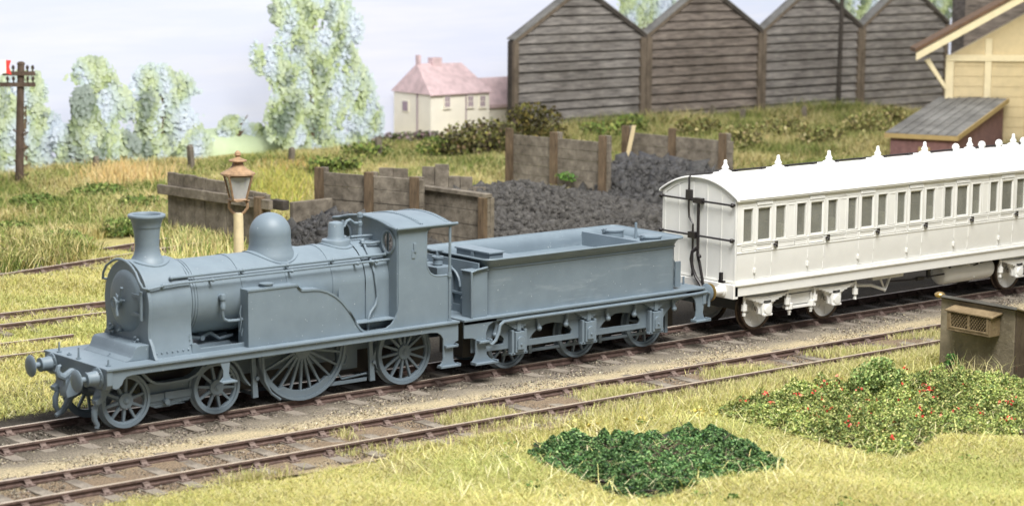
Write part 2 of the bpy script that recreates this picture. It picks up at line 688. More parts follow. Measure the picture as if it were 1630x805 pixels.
def shed(i):
    x0, x1 = SX[i], SX[i + 1]
    y0, y1, xm, ze, za, zb = 37.6, 37.95, (x0 + x1) / 2, 3.9, 6.12 - .05 * i, -.3
    t = thing('timber_shed', (x0, y0, zb), SLAB[i], 'shed', 'row of gabled timber sheds')
    MB().prism([(x0 + .03, zb), (x0 + .03, ze), (xm, za), (x1 - .03, ze), (x1 - .03, zb)], 'y', y0 + .06, y1).build('wall', 'darkwood', t)
    b = MB()
    z = zb
    rr = random.Random(40 + i)
    while z < za - .3:
        h = .40 + rr.uniform(-.03, .03)
        zt = min(z + h, za - .15)

        def ex(zz):
            if zz <= ze:
                return x0 + .05, x1 - .05
            k = (zz - ze) / (za - ze)
            return x0 + .05 + (xm - x0) * k, x1 - .05 - (x1 - xm) * k
        (a0, a1), (b0, b1) = ex(z), ex(zt)
        w0, w1 = rr.uniform(-.02, .02), rr.uniform(-.02, .02)
        yb, yt = y0 - .10 + rr.uniform(-.015, .015), y0 + .03
        if a1 - a0 < .3:
            break
        b.add([(a0, yb, z + w0), (a1, yb, z + w1), (b1, yt, zt), (b0, yt, zt), (a0, y0 + .1, z + w0), (a1, y0 + .1, z + w1), (b1, y0 + .1, zt), (b0, y0 + .1, zt)],
              [(0, 1, 2, 3), (7, 6, 5, 4), (0, 4, 5, 1), (3, 2, 6, 7), (0, 3, 7, 4), (1, 5, 6, 2)])
        z += h
    b.build('cladding', 'shed2' if i == 1 else 'shed', t)
    for k, x in ((0, x0), (1, x1)):
        wd = .17 if (k, i) not in ((1, 0), (0, 1)) else .22
        q = x + .012 if k == 0 else x - .012
        xa, xb = (q, q + wd * 1.5) if k == 0 else (q - wd * 1.5, q)
        MB().box(xa, xb, y0 - .14, y0 + .05, zb, ze - .02).build('corner_post', 'shedpost', t, bevel=.02)
    n = .12
    for k, (xa, xb) in enumerate(((x0, xm), (x1, xm))):
        sg = 1 if k == 0 else -1
        MB().prism([(xa, ze - .10), (xa, ze + .08), (xm, za + .08), (xm, za - .10)], 'y', y0 - .15, y0 - .04).build('bargeboard', 'shedpost' if k == 0 else 'darkwood', t)
        MB().prism([(xa, ze + .085), (xa, ze + .14), (xm, za + .14), (xm, za + .085)], 'y', y0 - .17, y1 + .02).build('roof', 'felt', t)


for i in range(4):
    shed(i)

# dark post before the sheds
pt = MB()
pt.tube([(59.3, 36, -.3), (59.35, 36, 3), (59.4, 36, 6.6)], [.12, .11, .09], 8)
pt.box(58.7, 60.1, 35.93, 36.07, 5.5, 5.6)
o = pt.build('pole', 'darkwood')
tag(o, 'thin dark upright pole standing in front of the third boarded shed', 'pole')

# ------------------------------------------------------------------ cream goods building, lean-to hut and dark building, turned towards the viewer
HX, RX = Vector((math.sin(_yaw), math.cos(_yaw), 0)), Vector((math.cos(_yaw), -math.sin(_yaw), 0))


def frame_at(D, a, delta=0.0):
    r = RX * math.cos(delta) - HX * math.sin(delta)
    h = RX * math.sin(delta) + HX * math.cos(delta)
    m = Matrix((r, h, Vector((0, 0, 1)))).transposed().to_4x4()
    m.translation = Vector((CAMP.x, CAMP.y, 0)) + HX * D + RX * a
    return m


def P3(mb, m, name, mat, t, **kw):
    return mb.xform(m).build(name, mat, t, **kw)


m = frame_at(94.9, 17.9)
t = thing('cream_building', m.translation, 'cream-painted timber building with a deep bargeboard under a brown roof', 'building')
za, zw, w = 6.9, 3.65, 6.6
P3(MB().prism([(0, -.3), (0, 3.5), (w / 2, 5.4), (w, 3.5), (w, -.3)], 'y', .12, .45), m, 'wall', 'creamp', t)
b = MB()
for x in (0, w / 2 - .0, w - .3, 3.05 - 1.5):
    b.box(x - (.0 if x else .05), x + .28, 0, .1, -.3, 3.36 if x in (0, w - .3) else 4.3)
b.box(-.05, w + .05, -.02, .09, 3.36, 3.62)
P3(b, m, 'timber_frame', 'cream', t, bevel=.015)
b = MB()
for k in range(9):
    zz = -.2 + k * .42
    b.box(.30, 1.53, .085, .14, zz, zz + .40)
    b.box(1.85, w / 2 - .02, .085, .14, zz, zz + .40)
    b.box(w / 2 + .3, w - .32, .085, .14, zz, zz + .40)
P3(b, m, 'panelling', 'creamp', t)
P3(MB().prism([(-.12, 2.45), (-.12, 2.2), (-1.0, 3.42), (-.80, 3.50)], 'y', -.35, -.12), m, 'eaves_bracket', 'cream', t, bevel=.02)
for k in (0, 1):
    q = (lambda p: p) if k == 0 else (lambda p: (w - p[0], p[1]))
    ea, eb = (-1.42, 3.42), (w / 2, 3.42 + (w / 2 + 1.42) * .565)
    P3(MB().prism([q(p) for p in [ea, (ea[0], ea[1] + .34), (eb[0], eb[1] + .34), eb]], 'y', -.75, -.6), m, 'bargeboard', 'cream', t, bevel=.015)
    P3(MB().prism([q(p) for p in [(ea[0] - .05, ea[1] + .35), (ea[0] - .05, ea[1] + .50), (eb[0], eb[1] + .50), (eb[0], eb[1] + .35)]], 'y', -.80, .5), m, 'roof', 'rooftile', t)

m = frame_at(101, 19.75)
t = thing('dark_building', m.translation, 'dark brown boarded building rising behind the cream building roof', 'building')
P3(MB().prism([(0, -.3), (0, 7.2), (2.2, 8.3), (4.4, 7.2), (4.4, -.3)], 'y', 0, 3), m, 'wall', 'shed2', t)
P3(MB().prism([(-.2, 7.15), (-.2, 7.35), (2.2, 8.6), (4.6, 7.35), (4.6, 7.15), (2.2, 8.35)], 'y', -.1, 3.1), m, 'roof', 'felt', t)

m = frame_at(87.6, 14.35, .42)
t = thing('lean_to_hut', m.translation, 'small red-brown lean-to with a grey felt roof and ochre fascia, below the cream building', 'hut')
L, DP = 2.65, 8.6
P3(MB().prism([(0, -.3), (0, .98), (DP, 1.68), (DP, -.3)], 'x', .1, L - .1), m, 'wall', 'brick', t)
P3(MB().prism([(-.16, 1.0), (-.16, 1.12), (DP + .1, 1.88), (DP + .1, 1.78)], 'x', -.08, L + .05), m, 'roof', 'felt', t)
b = MB()
for k in range(1, 7):
    xx = L * k / 7
    b.prism([(-.165, 1.12), (-.165, 1.15), (DP + .09, 1.91), (DP + .09, 1.88)], 'x', xx - .02, xx + .02)
P3(b, m, 'roof_batten', 'felt', t)
P3(MB().box(-.1, L + .06, -.2, -.165, .93, 1.10), m, 'fascia', 'ochre', t)
P3(MB().prism([(-.2, .93), (-.2, 1.12), (DP + .1, 1.89), (DP + .1, 1.70)], 'x', L + .055, L + .10), m, 'verge_board', 'ochre', t)
P3(MB().box(1.2, 1.65, -.04, 0, .15, .62), m, 'window', 'ochre', t)

# ------------------------------------------------------------------ the far house and its annex
t = thing('house', (38.3, 39.4, -.4), 'pale cream two-storey house with a steep pink roof and two chimneys', 'house')
x0, x1, y0, y1 = 37.85, 41.02, 39.4, 42.0
ym, ez, rz = 40.65, 1.72, 2.92
MB().box(x0, x1, y0, y1, -.5, ez + .02).build('wall', 'housewall', t)
rf = MB()
ov = .1
A = [(x0 - ov, y0 - ov, ez - .03), (x1 + ov, y0 - ov, ez - .03), (x1 + ov, y1 + ov, ez - .03), (x0 - ov, y1 + ov, ez - .03), (x0 + .2, ym, rz), (x1 - .55, ym, rz - .05)]
rf.add(A, [(0, 1, 5, 4), (1, 2, 5), (2, 3, 4, 5), (3, 0, 4), (3, 2, 1, 0)])
rf = rf.build('roof', 'houseroof', t, sharp=20)
MB().box(x0 + .95, x0 + 1.45, ym - .15, ym + .2, rz - .2, rz + .22).build('chimney', 'houseroof', rf)
MB().box(x0 + .22, x0 + .36, ym - .1, ym + .1, rz - .2, rz + .36).build('chimney', 'houseroof', rf)
for (u, v) in ((711, 162), (748, 161), (767, 161)):
    p = at(u, v, y0)
    wnd = MB().box(p.x - .16, p.x + .16, y0 - .05, y0 + .02, p.z - .26, p.z + .26).build('window', 'housewall', t)
    MB().box(p.x - .12, p.x - .02, y0 - .07, y0 - .055, p.z - .22, p.z - .015).box(p.x + .02, p.x + .12, y0 - .07, y0 - .055, p.z - .22, p.z - .015).box(p.x - .12, p.x - .02, y0 - .07, y0 - .055, p.z + .015, p.z + .22).box(
        p.x + .02, p.x + .12, y0 - .07, y0 - .055, p.z + .015, p.z + .22).build('pane', 'housewin', wnd)
    MB().box(p.x - .2, p.x + .2, y0 - .1, y0 + .0, p.z - .31, p.z - .265).build('sill', 'housewall', wnd)
wnd = MB().box(x0 - .05, x0 + .02, 40.9, 41.35, .85, 1.35).build('window', 'housewall', t)
MB().box(x0 - .07, x0 - .055, 40.95, 41.30, .90, 1.30).build('pane', 'housewin', wnd)
MB().tube([(x0 - .04, y0 + .9, -.4), (x0 - .04, y0 + .9, ez)], .03, 6).build('drainpipe', 'housewin', t)
p = at(742, 170, y0 - .05)
MB().tube([(p.x, y0 - .05, -.3), (p.x, y0 - .05, ez - .02)], .025, 6).build('drainpipe', 'housewin', t)
MB().box(x0 - .13, x1 + .13, y0 - .15, y0 - .10, ez - .07, ez - .02).build('gutter', 'houseroof', t)
t = thing('house', (41.02 + .3, 40.6, -.4), 'pink-roofed wing between the cream house and the boarded sheds', 'house')
MB().box(41.02 + .1, 41.02 + 2.6, 40.6, 42.2, -.5, .95).build('wall', 'housewall', t)
MB().prism([(40.45, .98), (40.45, .84), (41.4, 1.95), (42.35, .84), (42.35, .98), (41.4, 2.1)], 'x', 41.02 + .02, 41.02 + 2.8).build('roof', 'houseroof', t)

# ------------------------------------------------------------------ trees at the back of the layout
PB, PG, MG, DK, LG = (.46, .56, .54), (.39, .49, .25), (.26, .34, .08), (.075, .125, .045), (.50, .59, .25)
BW = (.58, .66, .77)


def tree(label, y, blobs, n, size, trunk, seed):
    """blobs: photo centre, half sizes in photo pixels, palette weights (pale blue, pale green, mid green, dark, light green, blue-white)"""
    rng = np.random.default_rng(seed)
    base = at(trunk[0], trunk[1], y)
    base.z = min(base.z, -.25)
    t = thing('tree', base, label, 'tree', 'pale trees along the back of the layout')
    tot = sum(b[2] * b[3] for b in blobs)
    Ps, Cs = [], []
    for (u, v, ru, rv, wts) in blobs:
        k = int(n * ru * rv / tot)
        c = at(u, v, y)
        ex = at(u + ru, v, y)
        ez = at(u, v - rv, y)
        sx_, sz_ = ex.x - c.x, ez.z - c.z
        q = rng.normal(size=(k, 3))
        q /= np.linalg.norm(q, axis=1)[:, None]
        q *= rng.uniform(0, 1, (k, 1)) ** .45
        # clumps, so that sky shows between them
        ph = rng.uniform(0, 6, 3)
        P = np.array(c) + q * np.array([sx_, min(.16, sx_ * .3), sz_])
        cl = np.sin(P[:, 0] * 4.1 + ph[0]) + np.sin(P[:, 2] * 3.3 + ph[1]) + np.sin((P[:, 0] + P[:, 2]) * 2.7 + ph[2])
        rad = np.linalg.norm(q, axis=1)
        keep = (cl + rng.normal(0, .9, k) > -1.1 + 1.2 * (rad > .8))
        P = P[keep]
        P[:, 1] -= .6 * wts[3] / sum(wts)
        rad = rad[keep]
        # neighbouring leaves keep one colour: the clumps of a palette follow a slow pattern
        pal = np.array([PB, PG, MG, DK, LG, BW])
        w_ = np.array(wts, float)
        w_ /= w_.sum()
        f = (np.sin(P[:, 0] * 4.2 + ph[1] * 2 + .8 * np.sin(P[:, 2] * 2)) + np.sin(P[:, 2] * 2.6 + ph[2] * 3 + np.sin(P[:, 0] * 3)) + np.sin(P[:, 0] * 1.3 - P[:, 2] * 1.7 + ph[0])) / 6 + .5
        f = f + rng.normal(0, .045, len(P))
        f = (np.argsort(np.argsort(f)) + .5) / max(1, len(f))
        order = np.array([5, 0, 1, 4, 2, 3])
        cw = np.cumsum(w_[order])
        mid = cw - w_[order] / 2
        cc = np.stack([np.interp(f, mid, pal[order][:, j]) for j in range(3)], 1)
        Ps.append(P)
        k_ = (.14 + np.clip((rad - .7) / .3, 0, 1) * .25)[:, None]
        P = P + rng.normal(0, .055, P.shape) * np.array([1, .3, 1])
        cc = cc * (1 - k_) + np.array((.70, .76, .80)) * k_
        Cs.append(np.clip(cc * rng.uniform(.95, 1.05, (len(P), 1)), 0, 1))
    P, C_ = np.concatenate(Ps), np.concatenate(Cs)
    foliage('crown', P, size, None, None, rng, .2, 1.7, t, tuple(base), cols=C_, face=26)
    top = max(p[2] for p in P)
    b = MB().tube([(base.x, y, base.z), (base.x + .05, y, (top + base.z) * .45), (base.x + .15, y, top * .75)], [.16, .11, .04], 7)
    for k in range(4):
        z = base.z + (top - base.z) * (.3 + .12 * k)
        b.tube([(base.x + .05, y, z), (base.x + (.5 if k % 2 else -.5), y, z + .5)], [.06, .02], 5)
    b.build('trunk', 'posts', t)
    return t


tree('tall dappled poplar-like tree with blue and green leaf, beside the cream house', 39.0,
     [(478, 30, 52, 62, (2, 2, 3, .6, 3, .7)), (545, 50, 34, 68, (4, 1.5, 2, .2, 1, 2)), (455, 110, 36, 60, (3, 2, 2.5, .5, 2, 1)), (520, 120, 56, 72, (3, 2, 4, .8, 1.6, 1.4)),
      (450, 190, 36, 55, (1, 1, 3, 5, .6, .2)), (510, 190, 52, 55, (2, 3, 5, 1.2, 1, .5)), (565, 160, 36, 62, (6, 2, 1, 0, .5, 2)), (592, 190, 20, 45, (5, 3, 1, 0, .6, 1)),
      (412, 90, 14, 32, (1, 3, 1, .2, 4, 1)), (500, 235, 75, 24, (2, 2, 4, 2, .3, .3)), (575, 228, 36, 22, (3, 3, 3, 1, .3, .3))], 22000, .15, (495, 262), 1)
tree('pale tree at the edge, behind the telegraph pole', 39.2,
     [(35, 150, 42, 45, (4, 3, .6, 0, 1.5, 2)), (5, 200, 34, 80, (2, 4, 2, .8, 1.5, 0)), (60, 220, 45, 55, (6, 3, .3, 0, .6, 3)), (12, 255, 30, 28, (2, 3, 2.5, 1, .5, .5))], 6500, .15, (38, 275), 2)
tree('tree with light green top and dark green heart, between telegraph pole and chimney', 38.8,
     [(145, 125, 42, 36, (1.5, 3, .6, 0, 6, .5)), (130, 195, 32, 60, (.4, 1, 3, 5.5, 1, 0)), (180, 190, 36, 65, (6, 3, .4, .1, 1, 2)), (160, 235, 60, 30, (1, 3, 4, 4, .5, .1)), (105, 230, 28, 34, (3, 3, 1.2, 1, .6, .5))], 9000, .15, (140, 268), 3)
tree('blue-green tree with a dark streak, above the tarred fence and lamp', 39.0,
     [(245, 140, 40, 42, (5, 4, .4, .2, 1, 1)), (228, 180, 24, 42, (.8, 1, 2, 5, .5, .1)), (285, 175, 40, 60, (6, 2, .2, 0, .5, 3)), (235, 230, 36, 36, (1, 3, 4, 4, .5, .1)), (305, 225, 36, 34, (5, 4, .8, .1, .4, 1))], 8400, .15, (255, 268), 4)
tree('small pale bushy tree in the light green field', 40.0,
     [(372, 205, 26, 22, (2, 5, .3, 0, 4, 1)), (408, 212, 20, 18, (3, 5, .3, 0, 2, 1))], 1600, .125, (378, 232), 5)
tree('pale blue-green tree seen in the dip between the first two shed gables', 40.5,
     [(1005, 20, 30, 40, (3, 3, 1.2, .1, 2.5, 1)), (1050, 15, 36, 40, (6, 1, .8, 0, .4, 3))], 3200, .13, (1020, 90), 6)
tree('green tree with dark twigs seen in the dip before the last shed gable', 40.5,
     [(1375, 10, 45, 42, (2, 3, 3, 1.6, 1.5, .2)), (1345, -10, 25, 35, (3, 3, 2, 1, .6, .3))], 3600, .13, (1380, 90), 7)
tree('green tree seen between the last shed and the dark building', 40.5,
     [(1492, 5, 36, 48, (1, 3, 4, 1, 3, .1))], 2500, .13, (1490, 90), 8)

# ------------------------------------------------------------------ coal bins: timber walls and heaps


def wallframe(P0, P1):
    d = Vector((P1[0] - P0[0], P1[1] - P0[1], 0))
    L = d.length
    d.normalize()
    m = Matrix((d, Vector((-d.y, d.x, 0)), Vector((0, 0, 1)))).transposed().to_4x4()
    m.translation = (P0[0], P0[1], 0)
    return m, L


def binwall(P0, P1, ztop, label, posts, rows=4, th=.10, cap=False, tops=None, post_h=.12, vertical=False, side=1):
    """posts: fractions along the wall (side 1 = the face towards -x)"""
    m, L = wallframe(P0, P1)
    t = thing('coal_bin_wall', (P0[0], P0[1], -.3), label, 'timber wall', 'timber walls of the coal bins')
    rr = random.Random(int(P0[0] * 31))
    b = MB()
    zb = -.35
    if vertical:
        x = 0
        i = 0
        while x < L - .05:
            w = min(rr.uniform(.34, .5), L - x)
            zt = ztop if tops is None else np.interp(x / L, *tops)
            b.box(x + .008, x + w - .008, -th / 2 + rr.uniform(-.01, .01), th / 2, zb, zt + rr.uniform(-.02, .02))
            x += w
    else:
        h = (ztop - zb) / rows
        for k in range(rows):
            b.box(rr.uniform(-.03, 0), L + rr.uniform(0, .03), -th / 2 + rr.uniform(-.012, .012), th / 2, zb + k * h + .006, zb + (k + 1) * h - .006)
    P3(b, m, 'planks', 'binwood', t, bevel=.012)
    for f in posts:
        x = f * L
        zz = (ztop if tops is None else float(np.interp(f, *tops))) + post_h + rr.uniform(-.05, .05)
        P3(MB().box(x - .13, x + .13, -th / 2 - .17, -th / 2 - .012, zb, zz), m, 'post', 'posts', t, bevel=.02)
        if rr.random() < .8:
            P3(MB().box(x - .12, x + .12, th / 2 + .012, th / 2 + .17, zb, zz - .02), m, 'post', 'binwood', t, bevel=.02)
    if cap:
        P3(MB().box(-.05, L + .05, -.16, .12, ztop + .005, ztop + .12), m, 'top_rail', 'binwood', t, bevel=.015)
    return t, m, L


t, m, L = binwall((14.45, 21.7), (14.98, 17.1), 1.7, 'tarred upright-plank wall with a stepped top, behind the street lamp', (), vertical=True, th=.12,
                  tops=([0, .58, .59, 1], [1.68, 1.62, 1.48, 1.42]))
P3(MB().box(-.3, L + .25, -.22, -.07, 1.02, 1.30), m, 'rail', 'binwood', t, bevel=.02)
P3(MB().box(L - .35, L - .1, -.30, .1, -.3, 1.36), m, 'post', 'posts', t, bevel=.02)
P3(MB().box(L - .1, L + .5, .08, .32, 1.0, 1.28), m, 'rail', 'darkwood', t, bevel=.02)
binwall((18.2, 19.4), (19.5, 15.8), 1.66, 'speckled brown plank wall above the cab, three rusty posts on its face', (.05, .52, .94), rows=5)
binwall((19.75, 16.2), (20.0, 13.4), 1.33, 'lower capped dark plank wall joined to the end of the speckled brown wall', (.97,), cap=True, rows=4, post_h=.05)
binwall((21.4, 20.6), (24.2, 17.0), 1.0, 'broken stepped planks at the back of the coal, behind the lower capped wall', (), vertical=True,
        tops=([0, .12, .13, .3, .31, .46, .47, .62, .63, 1], [1.45, 1.45, 1.2, 1.2, 1.62, 1.62, 1.25, 1.25, .98, .7]))
binwall((29.75, 24.4), (30.6, 20.0), 1.72, 'grey plank wall standing between the two largest coal heaps', (.04, .48, .95), rows=6, post_h=.2)
binwall((35.6, 24.9), (36.4, 20.0), 1.42, 'far plank wall behind the coal, nearest the white coach roof', (.05, .48, .93), rows=4, post_h=.28)
o = MB().prism([(0, 0), (.16, 0), (.42, 1.35), (.28, 1.37)], 'y', 0, .1).build('plank', 'creamp')
o.location = (34.5, 23.6, .45)
o.rotation_euler = (0, 0, -.7)
tag(o, 'pale broken plank leaning on the far coal bin wall', 'plank')
m, L = wallframe((16.6, 18.4), (18.1, 18.5))
o = MB().box(0, L, -.08, .08, -.3, .95).xform(Matrix.Rotation(0, 4, 'X')).xform(m).build('plank', 'binwood', bevel=.02)
tag(o, 'low dark board at the edge of the smallest coal heap, left of the speckled wall', 'plank')


def heap(name, cx, cy, rx, ry, h, label, lumps, lsize, seed, mat, skew=(0, 0)):
    rng = np.random.default_rng(seed)
    nx = ny = 110
    X, Y = np.meshgrid(np.linspace(-1.15, 1.15, nx), np.linspace(-1.15, 1.15, ny), indexing='ij')

    def hf(a, b):
        r = np.sqrt(a ** 2 + b ** 2)
        base = np.clip(1 - r ** 1.6, -.25, 1) * h
        base = base + .10 * h * (np.sin(a * 6 + seed) * np.cos(b * 5 + 2 * seed) + .6 * np.sin(a * 13 + b * 9)) * np.clip(1.1 - r, 0, 1)
        return base * (1 + skew[0] * a + skew[1] * b)
    Z = hf(X, Y) - .22 + rng.normal(0, .04, X.shape)
    V = np.stack([X * rx + cx, Y * ry + cy, Z], -1).reshape(-1, 3)
    i = np.arange(nx - 1)[:, None] * ny + np.arange(ny - 1)[None, :]
    a = i.ravel()
    F = [np.concatenate([np.stack([a, a + ny, a + ny + 1], 1), np.stack([a, a + ny + 1, a + 1], 1)])]
    Vs = [V]
    off = len(V)
    # angular lumps: squashed, twisted octahedra
    oct_ = np.array([(1, 0, 0), (-1, 0, 0), (0, 1, 0), (0, -1, 0), (0, 0, 1), (0, 0, -1)], float)
    of = np.array([(0, 2, 4), (2, 1, 4), (1, 3, 4), (3, 0, 4), (2, 0, 5), (1, 2, 5), (3, 1, 5), (0, 3, 5)])
    k = lumps
    rr_ = np.sqrt(rng.uniform(0, 1.05, k))
    th = rng.uniform(0, 2 * PI, k)
    a_, b_ = rr_ * np.cos(th), rr_ * np.sin(th)
    pz = hf(a_, b_) - .21
    s = lsize * rng.lognormal(0, .55, k)
    Q = rng.normal(size=(k, 3, 3))
    Q, _ = np.linalg.qr(Q)
    sc = rng.uniform(.25, 1.2, (k, 1, 3))
    pts = (oct_[None] * sc * (1 + rng.uniform(-.3, .3, (k, 6, 1)))) @ Q
    pts = pts * s[:, None, None] + np.stack([a_ * rx + cx, b_ * ry + cy, pz], 1)[:, None, :]
    Vs.append(pts.reshape(-1, 3))
    F.append((of[None] + (np.arange(k)[:, None, None] * 6) + off).reshape(-1, 3))
    V, F = np.concatenate(Vs), np.concatenate(F)
    V[:, :] -= np.array([cx, cy, -.2])
    ob = fast_mesh(name, V, F, None, mat)
    ob.location = (cx, cy, -.2)
    tag(ob, label, 'coal heap', 'coal heaps')
    return ob


heap('coal_heap', 17.0, 16.3, 2.0, 3.0, .92, 'small heap of glinting black coal seen between the dome and the safety valve', 4600, .072, 3, 'coal')
heap('coal_heap', 24.4, 17.6, 5.6, 4.6, 1.12, 'wide heap of dusty grey-black coal rising behind the tender', 13000, .062, 5, 'coaldust')
heap('coal_heap', 33.2, 20.6, 3.3, 3.6, 1.05, 'heap of big black coal lumps behind the end of the white coach', 5200, .105, 8, 'coal', (.05, .1))
dust = grid_mesh('coal_yard', 15, 44, 12.2, 21.5, 160, 60, lambda x, y: -.17 + .03 * np.sin(x * 4.1 + y * 3) * np.sin(y * 3.7) - .25 * np.clip(np.abs(y - 16.9) - 4.2, 0, 1) - .25 * np.clip(np.abs(x - 29.5) - 13.8, 0, 1), 'coaldust')
tag(dust, None, None, kind='structure')

# ------------------------------------------------------------------ street lamp
t = thing('street_lamp', (6.18, 5, -.2), 'cream street lamp post with a rusty four-sided glass lantern', 'street lamp')
MB().lathe([(.26, -.2), (.26, .0), (.18, .12), (.15, .5), (.13, .6), (.115, 2.0), (.105, 2.9), (.0, 2.9)], (6.18, 5, 0), 'z', 20).build('post', 'lampcream', t)
b = MB()
for sgn in (-1, 1):
    pth = [(6.18 + RX.x * sgn * d, 5 + RX.y * sgn * d, z) for d, z in ((.03, 2.84), (.13, 2.92), (.20, 3.02), (.20, 3.12), (.15, 3.2))]
    b.tube(pth, .034, 8)
b.build('bracket', 'lamprust', t)
ang = -_yaw + .35
fr, pn = MB(), MB()
LC = []
for k in range(4):
    a = ang + PI / 4 + k * PI / 2
    LC.append((math.cos(a), math.sin(a)))
rb, rt_ = .205, .365
for k in range(4):
    c0, c1 = LC[k], LC[(k + 1) % 4]
    fr.tube([(6.18 + c0[0] * rb, 5 + c0[1] * rb, 3.2), (6.18 + c0[0] * rt_, 5 + c0[1] * rt_, 3.74)], .026, 6)
    for r_, z in ((rb, 3.2), (rt_, 3.74)):
        fr.tube([(6.18 + c0[0] * r_, 5 + c0[1] * r_, z), (6.18 + c1[0] * r_, 5 + c1[1] * r_, z)], .034, 6)
    i_ = .97
    pn.add([(6.18 + c[0] * r_ * i_, 5 + c[1] * r_ * i_, z) for c, r_, z in ((c0, rb, 3.21), (c1, rb, 3.21), (c1, rt_, 3.73), (c0, rt_, 3.73))] +
           [(6.18 + c[0] * r_ * (i_ - .03), 5 + c[1] * r_ * (i_ - .03), z) for c, r_, z in ((c0, rb, 3.21), (c1, rb, 3.21), (c1, rt_, 3.73), (c0, rt_, 3.73))],
           [(0, 1, 2, 3), (7, 6, 5, 4), (0, 4, 5, 1), (1, 5, 6, 2), (2, 6, 7, 3), (3, 7, 4, 0)])
fr.box(6.0, 6.36, 4.82, 5.18, 3.17, 3.2)
fr.build('lantern_frame', 'lamprust', t)
pn.build('lantern_glass', 'lampglass', t)
MB().lathe([(.05, 3.2), (.05, 3.42), (.035, 3.45), (.035, 3.6), (0, 3.62)], (6.18, 5, 0), 'z', 10).build('burner', 'signalwhite', t)
MB().lathe([(.0, 3.755), (.385, 3.755), (.38, 3.785), (.21, 3.87), (.13, 3.95), (.115, 4.02), (.20, 4.04), (.20, 4.065), (.10, 4.10), (.05, 4.13), (.045, 4.15), (.075, 4.18), (.065, 4.23), (.03, 4.27), (0, 4.28)],
           (6.18, 5, 0), 'z', 20).build('lantern_roof', 'lamprust', t, sharp=25)

# ------------------------------------------------------------------ telegraph pole, signal
t = thing('telegraph_pole', (16.0, 34.2, -.2), 'brown telegraph pole with two cross-arms at the edge of the green bank', 'telegraph pole')
q = Vector((16.05, 34.2, 0))
MB().tube([(16.0, 34.2, -.3), (16.08, 34.2, 2), (16.18, 34.2, 4.12)], [.155, .135, .12], 10).ball((16.18, 34.2, 4.12), .14, 8, (1, 1, .6)).build('pole', 'telpole', t)
tan = Vector((.82, -.57, 0))
for z in (3.42, 3.80):
    c = Vector((16.15, 34.2, z))
    mm = Matrix((tan, Vector((.57, .82, 0)), Vector((0, 0, 1)))).transposed().to_4x4()
    mm.translation = c - Vector((.57, .82, 0)) * .16
    arm = MB().box(-.68 if z < 3.6 else -.58, .52, -.05, .05, -.07, .07).xform(mm).build('cross_arm', 'telpole', t)
    for x in (-.42, -.22, .26, .44):
        MB().lathe([(0, .07), (.025, .07), (.025, .14), (.05, .15), (.055, .2), (.04, .27), (0, .29)], (0, 0, 0), 'z', 8).xform(mm @ Matrix.Translation((x, 0, 0))).build('insulator', 'steel', arm)
for z, s in ((1.72, 1), (1.22, 1), (.30, 1), (1.8, -1), (.75, -1)):
    c = Vector((16.05, 34.1, z))
    MB().tube([c, c + tan * .2 * s + Vector((0, 0, .02)), c + tan * .25 * s + Vector((0, 0, .08))], .03, 6).build('climbing_step', 'telpole', t)
p0, p1 = at(-16, 92, 33), at(17, 106, 33)
t = thing('signal', (p0.x - .6, 33, -.2), 'red-ended white signal arm poking in beside the telegraph pole', 'signal')
MB().tube([(p0.x - .6, 33.15, -.3), (p0.x - .6, 33.15, 4.6)], .1, 8).build('post', 'telpole', t)
MB().box(p0.x - .8, p1.x - .17, 33, 33.06, p1.z - .22, p1.z + .22).build('arm', 'signalwhite', t)
MB().prism([(p1.x - .17, p1.z - .22), (p1.x + .02, p1.z - .28), (p1.x - .06, p1.z), (p1.x + .02, p1.z + .2), (p1.x - .17, p1.z + .22)], 'y', 32.995, 33.065).build('arm_tip', 'signalred', t)

# ------------------------------------------------------------------ small fence posts in the far grass
for (u, v, h, lab) in ((1083, 190, .75, 'short weathered fence post in the grass left of the other two under the sheds'), (1181, 200, .7, 'short weathered fence post in the grass below the second and third sheds'),
                       (1281, 196, .7, 'short weathered fence post in the grass left of the dark pole'), (603, 252, .75, 'grey fence post in the grass below the blue-green tall tree'),
                       (463, 268, .7, 'small grey fence post beside the orange straw tuft'), (152, 274, .5, 'small dark fence post among the yellow straw by the dark-hearted tree'),
                       (305, 268, .8, 'short brown stake just above the tarred fence')):
    r = _fw + _r2 * ((u - 815) / 3658.8) + _u2 * ((402.5 - v) / 3658.8)
    p = CAMP + r * ((-.1 - CAMP.z) / r.z)
    o = MB().box(-.11, .11, -.09, .09, -.3, h).prism([(-.11, h), (.11, h), (0, h + .1)], 'y', -.09, .09).build('fence_post', 'binwood', bevel=.015)
    o.location = (p.x, min(p.y, 37.2), -.1)
    o.rotation_euler = (.04, -.05, p.x)
    tag(o, lab, 'fence post', 'fence posts in the far grass')

# ------------------------------------------------------------------ concrete hut with a mesh vent
hx, ya, yb = 16.87, -7.85, -5.88
t = thing('lineside_hut', (hx, ya, -.2), 'small weathered brown lineside hut with a mesh vent box on its face', 'hut')
MB().prism([(hx, -.35), (hx, 1.40), (hx + 2.3, .74), (hx + 2.3, -.35)], 'y', ya, yb).build('wall', 'hut', t, bevel=.02)
MB().prism([(hx + .02, -.35), (hx + .02, 1.37), (hx + 2.2, .74), (hx + 2.2, -.35)], 'y', ya - .03, ya - .004).build('shaded_boarding', 'hutshade', t)  # side sheet in the shade-darkened timber
MB().prism([(hx - .07, 1.43), (hx - .07, 1.475), (hx + 2.45, .75), (hx + 2.45, .70)], 'y', ya - .12, yb + .07).build('roof', 'hut', t, bevel=.02)
MB().box(hx - .085, hx - .072, ya - .10, yb + .04, 1.432, 1.482).build('roof_edge', 'felt', t)
MB().ball((hx - .02, yb + .02, 1.46), .11, 8, (1, 1.1, .6)).build('corner_knob', 'brass', t)
vb = MB()
